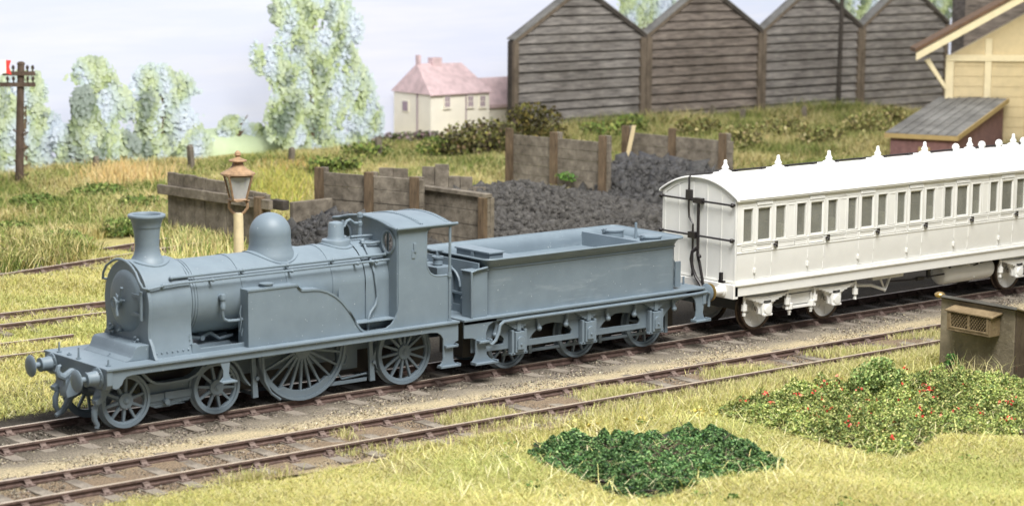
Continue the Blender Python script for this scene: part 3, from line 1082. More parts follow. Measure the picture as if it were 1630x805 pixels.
v0, v1, z0, z1, vx = -7.48, -6.32, .81, 1.20, hx - .32
vb.box(vx, hx + .0, v0, v0 + .05, z0, z1)
vb.box(vx, hx + .0, v1 - .05, v1, z0, z1)
vb.box(vx, hx + .0, v0 + .05, v1 - .05, z0, z0 + .05)
for y in (v0 + .05, (v0 + v1) / 2 - .03, v1 - .11):
    vb.box(vx - .012, vx + .04, y, y + .06, z0 + .05, z1)
vb.box(vx - .01, vx + .04, v0 + .11, v1 - .11, z0 + .05, z0 + .09)
vb = vb.build('vent_box', 'vent', t, bevel=.008)
MB().prism([(hx - .35, z1 + .005), (hx - .35, z1 + .04), (hx, z1 + .11), (hx, z1 + .07)], 'y', v0 - .06, v1 + .05).build('vent_roof', 'vent', t, bevel=.008)
ms = MB()
for (ma_, mb_) in ((v0 + .12, (v0 + v1) / 2 - .035), ((v0 + v1) / 2 + .035, v1 - .12)):
    z = z0 + .1
    nx_ = 6
    w_ = mb_ - ma_
    for k in range(-6, nx_ + 6):
        for sg in (-1, 1):
            pts = []
            for tt in (0, 1):
                pass
            y_a = ma_ + w_ * k / nx_
            y_b = y_a + sg * (z1 - z) * .8
            lo, hi = 0.0, 1.0
            d = y_b - y_a
            # clip the diagonal to the opening
            for lim, s_ in ((ma_, 1), (mb_, -1)):
                if abs(d) > 1e-6:
                    q_ = (lim - y_a) / d
                    if s_ * d > 0:
                        lo = max(lo, q_)
                    else:
                        hi = min(hi, q_)
            if hi - lo > .05:
                ms.tube([(vx + .015 + .01 * sg, y_a + d * lo, z + (z1 - z) * lo), (vx + .015 + .01 * sg, y_a + d * hi, z + (z1 - z) * hi)], .0115, 5)
ms.build('mesh', 'vent', vb)
MB().box(vx + .2, vx + .22, v0 + .05, v1 - .05, z0 + .05, z1).build('vent_back', 'black', vb)

# ------------------------------------------------------------------ plant beds in front


def in_poly(x, y, poly):
    c = np.zeros(len(x), bool)
    j = len(poly) - 1
    for i in range(len(poly)):
        xi, yi = poly[i]
        xj, yj = poly[j]
        c ^= ((yi > y) != (yj > y)) & (x < (xj - xi) * (y - yi) / (yj - yi + 1e-9) + xi)
        j = i
    return c


def gp(pts, z=-.15):
    out = []
    for u, v in pts:
        r = _fw + _r2 * ((u - 815) / 3658.8) + _u2 * ((402.5 - v) / 3658.8)
        p = CAMP + r * ((z - CAMP.z) / r.z)
        out.append((p.x, p.y))
    return out


def edge_in(x, y, poly):
    """distance from the outline, for points inside"""
    d = np.full(len(x), 9.)
    for i in range(len(poly)):
        a, b = np.array(poly[i]), np.array(poly[(i + 1) % len(poly)])
        ab = b - a
        tt = np.clip(((x - a[0]) * ab[0] + (y - a[1]) * ab[1]) / (ab @ ab), 0, 1)
        d = np.minimum(d, np.hypot(x - a[0] - tt * ab[0], y - a[1] - tt * ab[1]))
    return d


BED1 = gp([(838, 722), (872, 704), (905, 692), (960, 700), (1030, 688), (1100, 684), (1165, 690), (1195, 706), (1225, 722), (1255, 738), (1235, 752), (1190, 758), (1130, 766), (1085, 782), (1040, 786), (985, 782), (930, 762), (890, 748), (850, 738)])
BED2 = gp([(1140, 656), (1190, 640), (1250, 622), (1330, 618), (1400, 612), (1470, 600), (1540, 604), (1600, 606), (1660, 612), (1690, 660), (1650, 690), (1560, 694), (1500, 694), (1470, 712), (1430, 728), (1390, 722), (1320, 708), (1260, 694), (1190, 676)])


def mat_bed(poly, n, h, size, pal, wts, name, parent, org, seed, gap=.0):
    rng = np.random.default_rng(seed)
    pa = np.array(poly)
    lo, hi = pa.min(0), pa.max(0)
    x = rng.uniform(lo[0], hi[0], n * 3)
    y = rng.uniform(lo[1], hi[1], n * 3)
    wob = .12 * np.sin(x * 9 + y * 4) + .12 * np.sin(y * 11 - x * 5)
    e = edge_in(x, y, poly)
    k = in_poly(x, y, poly) & (e > .02 + .9 * np.clip(wob - .02, 0, .3) * (np.abs(np.sin(x * 1.7 + y * 2.3)) + .3))
    x, y, e = x[k][:n], y[k][:n], e[k][:n]
    # tufts: several scales of bumps
    bump = (np.sin(x * 6.3 + 1.3 * np.sin(y * 4)) * np.sin(y * 6.9 + 1.1 * np.sin(x * 3.7)) + .7 * np.sin(x * 14.0 + y * 5) * np.sin(y * 13 - x * 4))
    prof = np.clip(e / .3, .42, 1)
    top = h * prof * (.56 + .40 * bump)
    g_ = bump < -.75 - gap
    z = hgt(x, y) + np.clip(top, .02, None) * (1 - rng.uniform(0, 1, len(x)) ** 2.2 * .8)
    keep = ~(g_ & (rng.uniform(size=len(x)) < .75))
    x, y, z, bump = x[keep], y[keep], z[keep], bump[keep]
    P = np.stack([x, y, z], 1)
    c = pick(pal, wts, len(P), rng, .25)
    # patches of fresher and duller plants
    pt_ = .5 + .5 * np.sin(x * 2.1 + 1.7 * np.sin(y * 1.9))
    c = c * (.8 + .4 * pt_[:, None])
    o = foliage(name, P, size, None, None, rng, .9, 1.3, parent, org, cols=np.clip(c, 0, 1))
    return o


t = thing('ground_plant', (7, -7.6, -.2), 'dark green low leafy mat spread on the straw grass', 'plant bed')
mat_bed(BED1, 120000, .34, .036, [(.105, .21, .07), (.17, .30, .105), (.06, .125, .055), (.29, .42, .18), (.04, .05, .048)], [4, 4, 3, 1.6, 1], 'foliage', t, (7, -7.6, -.2), 21)
rng = np.random.default_rng(5)
# woody stems and bare mould under the leaves
sb = MB()
for k in range(90):
    i = rng.integers(len(BED1))
    f = rng.uniform(.1, .95)
    cx_, cy_ = np.mean(np.array(BED1), 0)
    x, y = BED1[i][0] * f + cx_ * (1 - f), BED1[i][1] * f + cy_ * (1 - f)
    a = rng.uniform(0, 6.3)
    sb.tube([(x, y, -.2), (x + .12 * math.cos(a), y + .12 * math.sin(a), .0), (x + .3 * math.cos(a), y + .3 * math.sin(a), .07 + rng.uniform(-.05, .08))], [.018, .012, .006], 4)
sb.build('stems', 'telpole', t)
cx_, cy_ = np.mean(np.array(BED1), 0)
soil = MB().prism([(cx_ + (p[0] - cx_) * .90, cy_ + (p[1] - cy_) * .90) for p in BED1], 'z', -.3, -.15).build('peat', 'darkwood', t)

t = thing('flower_bed', (13.5, -8, -.2), 'yellow-green low shrub bed dotted with small red flowers, in front of the hut', 'plant bed')
mat_bed(BED2, 160000, .40, .035, [(.31, .37, .105), (.44, .47, .16), (.18, .25, .08), (.60, .58, .26), (.11, .16, .06)], [4, 3, 3, 1.2, 1.4], 'foliage', t, (13.5, -8, -.2), 22)
cx_, cy_ = np.mean(np.array(BED2), 0)
MB().prism([(cx_ + (p[0] - cx_) * .92, cy_ + (p[1] - cy_) * .92) for p in BED2], 'z', -.3, -.15).build('peat', 'telpole', t)
pa = np.array(BED2)
fl = []
for k in range(400):
    x, y = rng.uniform(pa[:, 0].min(), pa[:, 0].max()), rng.uniform(pa[:, 1].min(), pa[:, 1].max())
    if in_poly(np.array([x]), np.array([y]), BED2)[0] and edge_in(np.array([x]), np.array([y]), BED2)[0] > .1:
        fl.append((x, y))
nm = 0
for (x, y) in fl[:70]:
    k = rng.integers(2, 7) if rng.uniform() < .88 else rng.integers(12, 20)
    P = np.stack([x + rng.normal(0, .035 + .002 * k, k), y + rng.normal(0, .035 + .002 * k, k), rng.uniform(.12, .22, k)], 1)
    c = pick([(.62, .045, .04), (.75, .12, .09), (.45, .03, .03), (.80, .25, .18)], [4, 3, 2, 1], k, rng)
    o = foliage('flower', P, .045, None, None, rng, .9, 1.2, t, (13.5, -8, -.2), cols=c)
    o.location = (0, 0, 0)
P = np.array([(15.9 + .9, -9.0, .2)]) + rng.normal(0, 1, (40, 3)) * np.array([.16, .12, .04])
o = foliage('pale_flowers', P, .06, [(.62, .50, .42), (.7, .62, .5)], [1, 1], rng, .8, 1.5, t, (13.5, -8, -.2))
o.location = (0, 0, 0)


def bush(name, label, cat, c, r, n, size, pal, wts, seed, group=None, stems=True):
    rng = np.random.default_rng(seed)
    q = rng.normal(size=(n, 3))
    q /= np.linalg.norm(q, axis=1)[:, None]
    q *= rng.uniform(0, 1, (n, 1)) ** .38
    ph = rng.uniform(0, 6, 3)
    f = np.sin(q[:, 0] * 6 + ph[0]) + np.sin(q[:, 1] * 6 + ph[1]) + np.sin(q[:, 2] * 6 + ph[2])
    rad = np.linalg.norm(q, axis=1)
    q = q[(f + rng.normal(0, .7, n)) > -1.1 + 1.0 * (rad > .82)]
    q[:, 2] = np.where(q[:, 2] < -.45, -.9 - q[:, 2], q[:, 2])
    P = np.array(c) + q * np.array(r)
    t = thing(name, (c[0], c[1], c[2] - r[2] * .6), label, cat, group)
    o = foliage('foliage', P, size, pal, wts, rng, .3, 1.5, t, (c[0], c[1], c[2] - r[2] * .6), jit=.3)
    o.location = (0, 0, 0)
    if stems:
        b = MB()
        for k in range(9):
            a = rng.uniform(0, 6.28)
            e = rng.uniform(.4, .95)
            b.tube([(c[0], c[1], c[2] - r[2] * .8), (c[0] + r[0] * .4 * e * math.cos(a), c[1] + r[1] * .4 * e * math.sin(a), c[2]),
                    (c[0] + r[0] * e * math.cos(a), c[1] + r[1] * e * math.sin(a), c[2] + r[2] * .85 * rng.uniform(.5, 1))], [.035, .022, .01], 5)
        b.build('stems', 'telpole', t)
    return t


GRN = [(.14, .20, .05), (.23, .28, .07), (.09, .13, .04), (.34, .35, .11)]
bush('bush', 'rounded green bush rising at the back of the red-flowered bed', 'bush', (13.55, -7.05, .22), (.62, .5, .48), 6500, .042, [(.25, .35, .11), (.36, .45, .16), (.15, .22, .08), (.50, .54, .22)], [4, 3, 2.5, 1.5], 31, stems=False)
bush('small_weed', 'tiny bright green weed growing at the foot of the hut wall', 'weed', (16.7, -6.35, .12), (.16, .17, .16), 420, .04, [(.06, .16, .04), (.10, .22, .05)], [1, 1], 32, stems=False)
bush('small_weed', 'green and ivy-like weed on the coal bin wall between the heaps, by its middle post', 'weed', (29.95, 21.5, .45), (.3, .5, .2), 380, .06, [(.10, .2, .05), (.16, .28, .06)], [1, 1], 33, stems=False)
OLV = [(.10, .10, .035), (.17, .16, .05), (.06, .055, .03), (.20, .15, .09), (.24, .25, .07)]
bush('bramble_bush', 'straggly olive bush with bare brown twigs in front of the cream house', 'bush', (35.2, 32.6, .45), (2.1, 1.3, .95), 2600, .12, OLV, [3, 3, 3, 2, 1.5], 34, 'bushes below the house and sheds')
bush('bramble_bush', 'dense brown-green bush against the end of the first boarded shed', 'bush', (38.9, 34.0, .55), (1.75, 1.2, 1.15), 2600, .12, [(.085, .08, .025), (.14, .12, .035), (.05, .045, .02), (.19, .16, .05)], [3, 3, 2, 1], 35, 'bushes below the house and sheds')
bush('bramble_bush', 'greyish purple-tinged scrub at the foot of the cream house', 'bush', (36.2, 38.7, -.05), (2.2, .5, .36), 1100, .13, [(.22, .17, .17), (.16, .15, .10), (.28, .22, .22), (.14, .18, .07)], [2, 2, 1, 2], 36, 'bushes below the house and sheds')
for i, (u, v, ru, rv, lab) in enumerate(((515, 264, 26, 17, 'small round green shrub behind the speckled wall, beside the orange straw'), (552, 262, 24, 16, 'bright green shrub just above the speckled plank wall'),
                                         (700, 232, 34, 18, 'yellow-green shrub in front of the olive bush'), (1005, 200, 30, 20, 'light green shrub below the first boarded shed'),
                                         (950, 210, 40, 18, 'low green shrub above the grey plank wall'), (585, 240, 40, 16, 'dull green shrub below the tall tree'),
                                         (1110, 205, 42, 22, 'olive scrub left of three clumps above the first roof ventilators of the coach'), (1180, 222, 40, 24, 'middle clump of olive scrub above the first roof ventilators of the coach'),
                                         (1245, 205, 46, 24, 'olive scrub clump just left of the thin dark pole'), (1310, 222, 44, 20, 'low olive scrub clump right in front of the foot of the dark pole'),
                                         (1375, 200, 44, 24, 'olive scrub under the last boarded shed'), (1420, 190, 30, 22, 'olive scrub against the lean-to and last shed'))):
    r = _fw + _r2 * ((u - 815) / 3658.8) + _u2 * ((402.5 - v - rv * .9) / 3658.8)
    p = CAMP + r * ((-.15 - CAMP.z) / r.z)
    sc = (p - CAMP).dot(_fw) / 3658.8
    bush('shrub', lab, 'shrub', (p.x, min(p.y, 36.4), -.15 + rv * sc * .8), (ru * sc * 1.2, ru * sc * .9, rv * sc * 1.1), (700 if i < 6 else 1500), .11, GRN if i < 6 else [(.22, .22, .07), (.32, .29, .12), (.14, .15, .05), (.44, .37, .18)], [3, 3, 2, 1], 50 + i, 'shrubs in the far grass')

# ------------------------------------------------------------------ wheels


def wheel(name, parent, x, R, ns, boss, side, mat='resin', tyre='resin', weight=None, disc=False, rot=0.0, ya=.69):
    """side -1: the face that looks at the viewer; built round its own axle, flange inboard"""
    b = MB()
    f = -1
    k_ = min(1, R / .7)
    ri, ro = R - .085 - .035 * k_, R - .055 - .012 * k_
    b.lathe([(ri, -.035), (ro, -.05), (ro, .05), (ri, .035), (ri, -.035)], axis='y', n=44)
    if disc:
        b.lathe([(0, -.02), (ri + .01, -.045), (ri + .01, -.01), (0, .02)], axis='y', n=36)
        for k in range(8):
            a = PI / 8 + k * PI / 4
            b.box(-.012, .012, -.052, -.02, .2 * R / .5, ri, Matrix.Rotation(a, 4, 'Y'))
    else:
        for k in range(ns):
            a = rot + 2 * PI * k / ns
            m_ = Matrix.Rotation(a, 4, 'Y')
            w0, w1 = .030, .021
            o_ = len(b.v)
            b.add([(-w0, -.04, boss * .8), (w0, -.04, boss * .8), (w1, -.03, ri + .01), (-w1, -.03, ri + .01), (-w0, .03, boss * .8), (w0, .03, boss * .8), (w1, .02, ri + .01), (-w1, .02, ri + .01)],
                  [(0, 1, 2, 3), (7, 6, 5, 4), (0, 4, 5, 1), (1, 5, 6, 2), (2, 6, 7, 3), (3, 7, 4, 0)])
            b.xform(m_, o_)
    b.lathe([(0, -.085), (boss * .42, -.085), (boss * .45, -.075), (boss, -.07), (boss, .06), (0, .06)], axis='y', n=24)
    b.cyl((0, -.10, 0), (0, -.06, 0), boss * .28, n=12)
    if weight:
        a0, a1 = weight
        b.prism([((ro) * math.cos(math.radians(a)), (ro) * math.sin(math.radians(a))) for a in np.linspace(a0, a1, 18)] +
                [((ri - .085) * math.cos(math.radians(a)), (ri - .085) * math.sin(math.radians(a))) for a in np.linspace(a1 - 6, a0 + 6, 14)], 'y', -.048, .03)
    w = b.build(name, mat, parent, bevel=.006, org=ORG[parent.name])
    t_ = MB().lathe([(ro + .001, -.07), (R - .008, -.072), (R, -.06), (R, .045), (R + .035, .06), (R + .035, .085), (ro + .001, .085), (ro + .001, -.07)], axis='y', n=48)
    t_.build('tyre', tyre, w, org=ORG[parent.name])
    off = Vector(ORG[parent.name])
    w.data.transform(Matrix.Translation(off))
    for ch in w.children:
        ch.data.transform(Matrix.Translation(off))
    w.location = Vector((x, side * ya, R)) - off
    if side > 0:
        w.rotation_euler.z = PI
    return w


def wheel_copy(w, parent, x, side, R, rot=0, ya=.69):
    c = dup(w, parent)
    c.location = Vector((x, side * ya, R)) - Vector(ORG[parent.name])
    c.rotation_euler = (0, rot, PI if side > 0 else 0)
    return c


# ------------------------------------------------------------------ the locomotive
G = 'resin'
loco = thing('steam_locomotive', (3.4, 0, 0), 'unpainted grey steam locomotive with one big driving wheel on each side and a domed boiler', 'locomotive')
ZC, RB, RS = 2.19, .725, .795


def bar(path, r, name='pipe', par=None, n=8):
    return MB().tube(path, r, n).build(name, G, par or loco)


def cyp(x, y, r):
    """point on a cylinder of radius r about the boiler axis, near side, upper half"""
    return (x, y, ZC + math.sqrt(max(0, r * r - y * y)))


# running plate with valances and the rear step brackets
b = MB()
b.box(-.64, 7.5, -1.19, 1.19, 1.205, 1.25)
fp = b.build('footplate', G, loco, bevel=.008)
for s in (-1, 1):
    y0, y1 = (s * 1.15, s * 1.11)
    top = 1.207
    pl = [(-.50, top), (-.50, .88), (-.44, .85), (-.38, .86), (-.30, .93), (-.27, 1.0), (-.20, 1.06), (-.08, 1.075), (6.80, 1.075), (6.95, 1.06), (7.05, 1.0), (7.10, .92), (7.11, .50), (7.06, .40), (6.98, .36), (6.98, .33),
          (7.46, .33), (7.46, .36), (7.38, .42), (7.36, .50), (7.36, .76), (7.42, .82), (7.49, .84), (7.49, top)]
    MB().prism(pl, 'y', y0, y1).build('valance', G, loco, bevel=.006)
    for (xa, xb, z, d) in ((6.97, 7.48, .33, .26), (7.12, 7.44, .73, .20)):
        st = MB()
        st.box(xa, xb, min(s * 1.11, s * (1.11 + d * .55)), max(s * 1.11, s * (1.11 + d * .55)), z, z + .035)
        st.box(xa, xa + .03, min(s * 1.12, s * (1.11 + d * .55)), max(s * 1.12, s * (1.11 + d * .55)), z + .035, z + .06)
        st.box(xb - .03, xb, min(s * 1.12, s * (1.11 + d * .55)), max(s * 1.12, s * (1.11 + d * .55)), z + .035, z + .06)
        st.build('step', G, loco, bevel=.006)
    MB().prism([(1.80, 1.085), (2.03, 1.085), (2.01, .95), (2.0, .85), (2.03, .76), (2.11, .71), (2.11, .68), (1.80, .68), (1.80, .71), (1.87, .78), (1.87, .92)], 'y', s * 1.105, s * 1.135).box(
        1.79, 2.12, min(s * 1.12, s * 1.24), max(s * 1.12, s * 1.24), .68, .715).build('step', G, loco, bevel=.006)
MB().prism([(-1.17, 1.207), (-1.17, .94), (-1.12, .87), (-1.04, .84), (1.04, .84), (1.12, .87), (1.17, .94), (1.17, 1.207)], 'x', -.63, -.505).build('buffer_beam', G, loco, bevel=.01)
for s in (-1, 1):
    y = s * .87
    b = MB()
    b.lathe([(0, -.63), (.20, -.63), (.20, -.665), (.145, -.68), (.14, -.70), (.125, -.86), (.135, -.87), (.135, -.90), (.10, -.905), (0, -.905)], (0, y, 1.045), 'x', 22)
    for k in range(8):
        a = k * PI / 4
        b.ball((-.668, y + .172 * math.cos(a), 1.045 + .172 * math.sin(a)), .018, 5)
    bf = b.build('buffer', G, loco, sharp=40)
    MB().lathe([(0, -.90), (.055, -.90), (.06, -1.03), (.16, -1.055), (.205, -1.07), (.21, -1.085), (.19, -1.105), (.1, -1.12), (0, -1.125)], (0, y, 1.045), 'x', 26).build('buffer_head', G, bf, sharp=40)
hk = MB()
hk.tube([(-.60, 0, 1.02), (-.72, 0, 1.05), (-.80, 0, .99), (-.88, 0, .95), (-.97, 0, 1.0), (-1.0, 0, 1.08), (-.97, 0, 1.16), (-.92, 0, 1.18)], [.06, .055, .065, .075, .07, .055, .04, .022], 10)
hk.box(-.86, -.80, -.05, .05, .68, .98)
hk.prism([(-.78, .98), (-.90, .70), (-.88, .58), (-.66, .62), (-.62, .98)], 'y', -.14, .14)
hk.build('coupling_hook', G, loco, bevel=.006)
for s in (-1, 1):
    b = MB()
    b.prism([(-.46, .86), (-.36, .80), (-.47, .66), (-.56, .56), (-.68, .54), (-.70, .62), (-.58, .68), (-.56, .80)], 'y', s * .70, s * .86)
    b.tube([(-.60, s * .74, .56), (-.66, s * .74, .40), (-.66, s * .74, .25), (-.60, s * .74, .14), (-.62, s * .74, .08)], [.05, .06, .055, .05, .045], 8)
    b.build('guard_iron', G, loco, bevel=.006)
MB().tube([(-.45, .28, .86), (-.55, .26, .60), (-.68, .24, .38), (-.80, .22, .26), (-.95, .20, .20)], [.07, .075, .075, .055, .04], 8).build('coupling_link', G, loco)
# lamp irons and little posts on the front of the running plate
for (x, y, h) in ((-.52, .80, .20), (-.55, .0, .22), (-.45, -.92, .12), (.05, -.1, .06), (-.5, .45, .05)):
    b = MB()
    b.cyl((x, y, 1.25), (x, y, 1.25 + h), .022, .014, 6).cyl((x, y, 1.25), (x, y, 1.275), .05, n=8)
    b.build('lamp_iron', G, loco)

# frames and motion between the wheels
for s in (-1, 1):
    MB().prism([(-.48, 1.2), (-.48, .90), (.0, .86), (.5, 1.02), (2.5, 1.0), (2.75, .62), (5.2, .62), (5.4, .78), (6.9, .78), (7.3, .92), (7.3, 1.2)], 'y', s * .42, s * .38).build('main_frame', G, loco, bevel=.006)
b = MB()
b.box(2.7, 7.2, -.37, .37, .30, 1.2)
b.build('chassis_shade_block', 'black', loco)  # added in black to stand for the shade between the wheels
MB().box(.5, 2.4, -.40, .40, .50, 1.15).build('chassis_shade_block', 'black', loco)  # black filler, painted shade behind the bogie
MB().box(4.95, 5.45, -.46, .46, .42, 1.2).build('ashpan', G, loco)
for x, z, r in ((3.95, 1.035, .08), (6.42, .67, .07), (0, .517, .06), (1.97, .517, .06)):
    MB().cyl((x, -.6, z), (x, .6, z), r).build('axle', G, loco)
for s in (-1, 1):
    MB().prism([(1.38, 1.24), (1.38, 1.44), (1.47, 1.44), (1.58, 1.33), (2.55, 1.33), (2.55, 1.24)], 'y', s * .84, s * .80).build('frame_top', G, loco, bevel=.006)
b = MB()
for k, (y, x0) in enumerate(((-.32, 1.5), (-.1, 1.6), (.22, 1.5))):
    b.tube([(x0, y, 1.5), (1.85, y, 1.42), (2.1, y, 1.5), (2.3, y, 1.36), (2.6, y, 1.4)], .035, 6)
b.box(1.5, 2.5, -.42, .42, 1.22, 1.30)
b.cyl((1.9, -.38, 1.42), (1.9, .38, 1.42), .05)
b.build('valve_gear', G, loco)

# bogie
for s in (-1, 1):
    y0, y1 = s * .60, s * .80
    strip = [(-.62, .62), (-.575, .72)] + arc(0, .517, .60, 150, 52, 10) + [(.50, .86), (.62, .79), (.80, .765), (1.30, .775), (1.48, .84), (1.60, .95)] + arc(1.97, .517, .60, 122, 18, 10) + [(2.60, .60), (2.70, .47)]
    out = [(p[0], p[1]) for p in strip]
    inn = []
    for i, p in enumerate(strip):
        a, c = strip[max(0, i - 1)], strip[min(len(strip) - 1, i + 1)]
        d = Vector((c[0] - a[0], c[1] - a[1])).normalized()
        w = .045 if 0 < i < len(strip) - 1 else .02
        inn.append((p[0] - d.y * -w, p[1] - d.x * w))
    b = MB()
    for i in range(len(strip) - 1):
        b.prism([out[i], out[i + 1], inn[i + 1], inn[i]], 'y', y0, y1)
    b.build('bogie_guard', G, loco)
    b = MB()
    b.prism([(.45, .74), (1.55, .74), (1.50, .56), (.55, .54)], 'y', s * .60, s * .56)
    b.prism([(.40, .54), (1.60, .56), (1.55, .42), (.45, .40)], 'y', s * .68, s * .60)
    b.prism([(.42, .38), (.55, .41), (1.45, .41), (1.58, .39), (1.3, .33), (.98, .27), (.68, .27)], 'y', s * .66, s * .56)
    for k in range(3):
        b.box(.5 + .1 * k, 1.5 - .1 * k, min(s * .57, s * .672), max(s * .57, s * .672), .385 - .04 * k - .008, .385 - .04 * k)
    b.box(.86, 1.06, min(s * .6, s * .71), max(s * .6, s * .71), .42, .56)
    b.cyl((.88, s * .60, .38), (.88, s * .76, .38), .055, n=12)
    b.build('bogie_frame', G, loco, bevel=.006)
w0 = wheel('wheel', loco, 0, .517, 10, .15, -1, rot=.1)
wheel_copy(w0, loco, 1.97, -1, .517, .33)
wheel_copy(w0, loco, 0, 1, .517)
wheel_copy(w0, loco, 1.97, 1, .517, .2)
wd = wheel('driving_wheel', loco, 3.95, 1.035, 22, .20, -1, weight=(232, 318), rot=.05)
wheel_copy(wd, loco, 3.95, 1, 1.035)
wt = wheel('wheel', loco, 6.42, .669, 14, .15, -1, rot=.12)
wheel_copy(wt, loco, 6.42, 1, .669)
# brake hangers, blocks, sand pipes
for s in (-1, 1):
    for (x, z0, z1, cx_, cz_, R) in ((2.80, .20, 1.06, 3.95, 1.035, 1.035), (5.58, .18, 1.02, 6.42, .669, .669)):
        b = MB()
        b.prism([(x - .05, z1), (x + .03, z1), (x + .10, z0), (x - .02, z0)], 'y', s * .70, s * .76)
        a0, a1 = (163, 192) if R > .9 else (160, 205)
        ar = arc(cx_, cz_, R + .045, a0, a1, 8)
        b.prism(ar + [(x + .05, (cz_ + math.sin(math.radians(a1)) * R * .2))], 'y', s * .63, s * .74)
        b.cyl((x + .06, s * .68, z0 + .38), (x + .06, s * .80, z0 + .38), .04, n=10)
        b.cyl((x + .04, -.7, z0 + .06), (x + .04, .7, z0 + .06), .035, n=8)
        b.build('brake_hanger', G, loco, bevel=.006)
    bar([(2.93, s * .86, 1.1), (2.95, s * .86, .8), (3.0, s * .84, .52), (3.16, s * .80, .26), (3.40, s * .76, .09)], .028, 'sand_pipe')
    bar([(4.75, s * .62, 1.1), (4.98, s * .66, .9), (5.05, s * .68, .72), (4.98, s * .70, .60), (4.80, s * .70, .58)], .022, 'pipe')
    bar([(4.70, s * .68, .50), (4.82, s * .70, .40), (4.90, s * .70, .30), (5.5, s * .70, .34)], .022, 'pipe')
    MB().box(4.4, 5.5, min(s * .66, s * .72), max(s * .66, s * .72), .19, .26).build('brake_rod', G, loco, bevel=.006)

# smokebox
sb = []
for a in np.linspace(-8, 188, 30):
    sb.append((RS * math.cos(math.radians(a)), ZC + RS * math.sin(math.radians(a))))
out = [(.835, 1.25), (.80, 1.42), (.755, 1.62), (.745, 1.80), (.765, 1.98)] + sb[1:-1] + [(-.765, 1.98), (-.745, 1.80), (-.755, 1.62), (-.80, 1.42), (-.835, 1.25)]
smk = MB().prism(out, 'x', .53, 1.42)
for s in (-1, 1):
    for k in range(7):
        smk.ball((.62 + .115 * k, s * .822, 1.34), .019, 5)
    for k in range(3):
        smk.ball((1.36, s * .80, 1.42 + .1 * k), .014, 5)
smk = smk.build('smokebox', G, loco, sharp=25)
fl = [(p[0] * 1.035 + (.02 if p[0] > 0 else -.02) * (p[1] < 1.5), (p[1] - ZC) * 1.035 + ZC if p[1] > 1.9 else p[1]) for p in out]
fl[0], fl[-1] = (1.03, 1.25), (-1.03, 1.25)
fl[1], fl[-2] = (.96, 1.34), (-.96, 1.34)
fl.insert(2, (.88, 1.50))
fl.insert(-2, (-.88, 1.50))
MB().prism(fl, 'x', .475, .545).build('front_plate', G, smk, bevel=.012, sharp=25)
d = MB().lathe([(0, .36), (.15, .365), (.32, .385), (.47, .415), (.56, .45), (.585, .475), (.585, .5)], (0, 0, 2.24), 'x', 40).build('smokebox_door', G, loco, sharp=40)
h = MB()
for z in (2.40, 2.05):
    h.prism([(-.62, z - .03), (-.62, z + .03), (-.30, z + .035), (-.27, z), (-.30, z - .035)], 'x', .395, .425)
h.cyl((.42, -.635, 1.95), (.42, -.635, 2.5), .032, n=8)
h.build('door_hinge', G, d, bevel=.005)
h = MB()
h.cyl((.36, 0, 2.24), (.20, 0, 2.24), .045, n=10)
h.lathe([(.075, .19), (.10, .19), (.10, .215), (.075, .215), (.075, .19)], (0, 0, 2.24), 'x', 18)
h.tube([(.26, 0, 2.24), (.25, -.02, 2.10), (.25, -.05, 1.98)], [.03, .025, .03], 8)
h.tube([(.30, 0, 2.24), (.30, -.10, 2.42), (.30, -.14, 2.52)], [.03, .024, .03], 8)
for k in range(3):
    a = .8 + k * 2.1
    h.tube([(.33, 0, 2.24), (.33, .19 * math.cos(a), 2.24 + .19 * math.sin(a))], [.04, .012], 6)
h.build('door_handle', G, d)
b = MB()
for (y, z) in ((.50, 1.64), (-.42, 1.52), (.16, 1.66)):
    b.cyl((.48, y, z), (.36, y, z), .03, n=8)
    for k in range(5 if y != .16 else 0):
        a = k * 2 * PI / 5
        b.ball((.42, y + .085 * math.cos(a), z + .085 * math.sin(a)), .032, 6)
b.build('washout_plug', G, loco)
MB().prism([(.48, 1.25), (.20, 1.25), (.05, 1.26), (-.02, 1.27), (.03, 1.32), (.06, 1.46), (.10, 1.51), (.16, 1.53), (.26, 1.535), (.48, 1.535)] if False else
           [(.48, 1.25), (-.02, 1.25), (.02, 1.27), (.10, 1.31), (.15, 1.38), (.175, 1.46), (.215, 1.505), (.27, 1.52), (.48, 1.52)], 'y', -.80, .80).build('sloping_cover', G, loco, bevel=.012, sharp=25)

# chimney, boiler, dome, safety valve
ch = [(.375, 2.86), (.36, 2.93), (.30, 2.995), (.255, 3.07), (.232, 3.17), (.228, 3.27), (.24, 3.44), (.256, 3.60), (.268, 3.60), (.272, 3.645), (.30, 3.73), (.345, 3.775), (.358, 3.80), (.352, 3.83), (.32, 3.845), (.27, 3.835), (.25, 3.80), (.22, 3.3), (0, 3.28)]
MB().lathe([(0, 2.80)] + [(.39, 2.80)] + ch, (.94, 0, 0), 'z', 44).build('chimney', G, loco, sharp=38)


def saddle(name, x, rx, ry, th=.02, r=RB):
    """a thin flange that lies on the boiler round a fitting"""
    n_ = 36
    b = MB()
    vs = []
    for ring in (1.0, .55):
        for k in range(n_):
            a = 2 * PI * k / n_
            y = ry * ring * math.sin(a)
            for q_ in (r + th, r - .03):
                vs.append((x + rx * ring * math.cos(a), y, ZC + math.sqrt(q_ * q_ - y * y)))
    fs = []
    for k in range(n_):
        k2 = (k + 1) % n_
        o1, o2 = 2 * k, 2 * k2
        i1, i2 = 2 * n_ + 2 * k, 2 * n_ + 2 * k2
        fs += [(o1, o2, i2, i1), (o1, o1 + 1, o2 + 1, o2)]
    b.add(vs, fs)
    return b


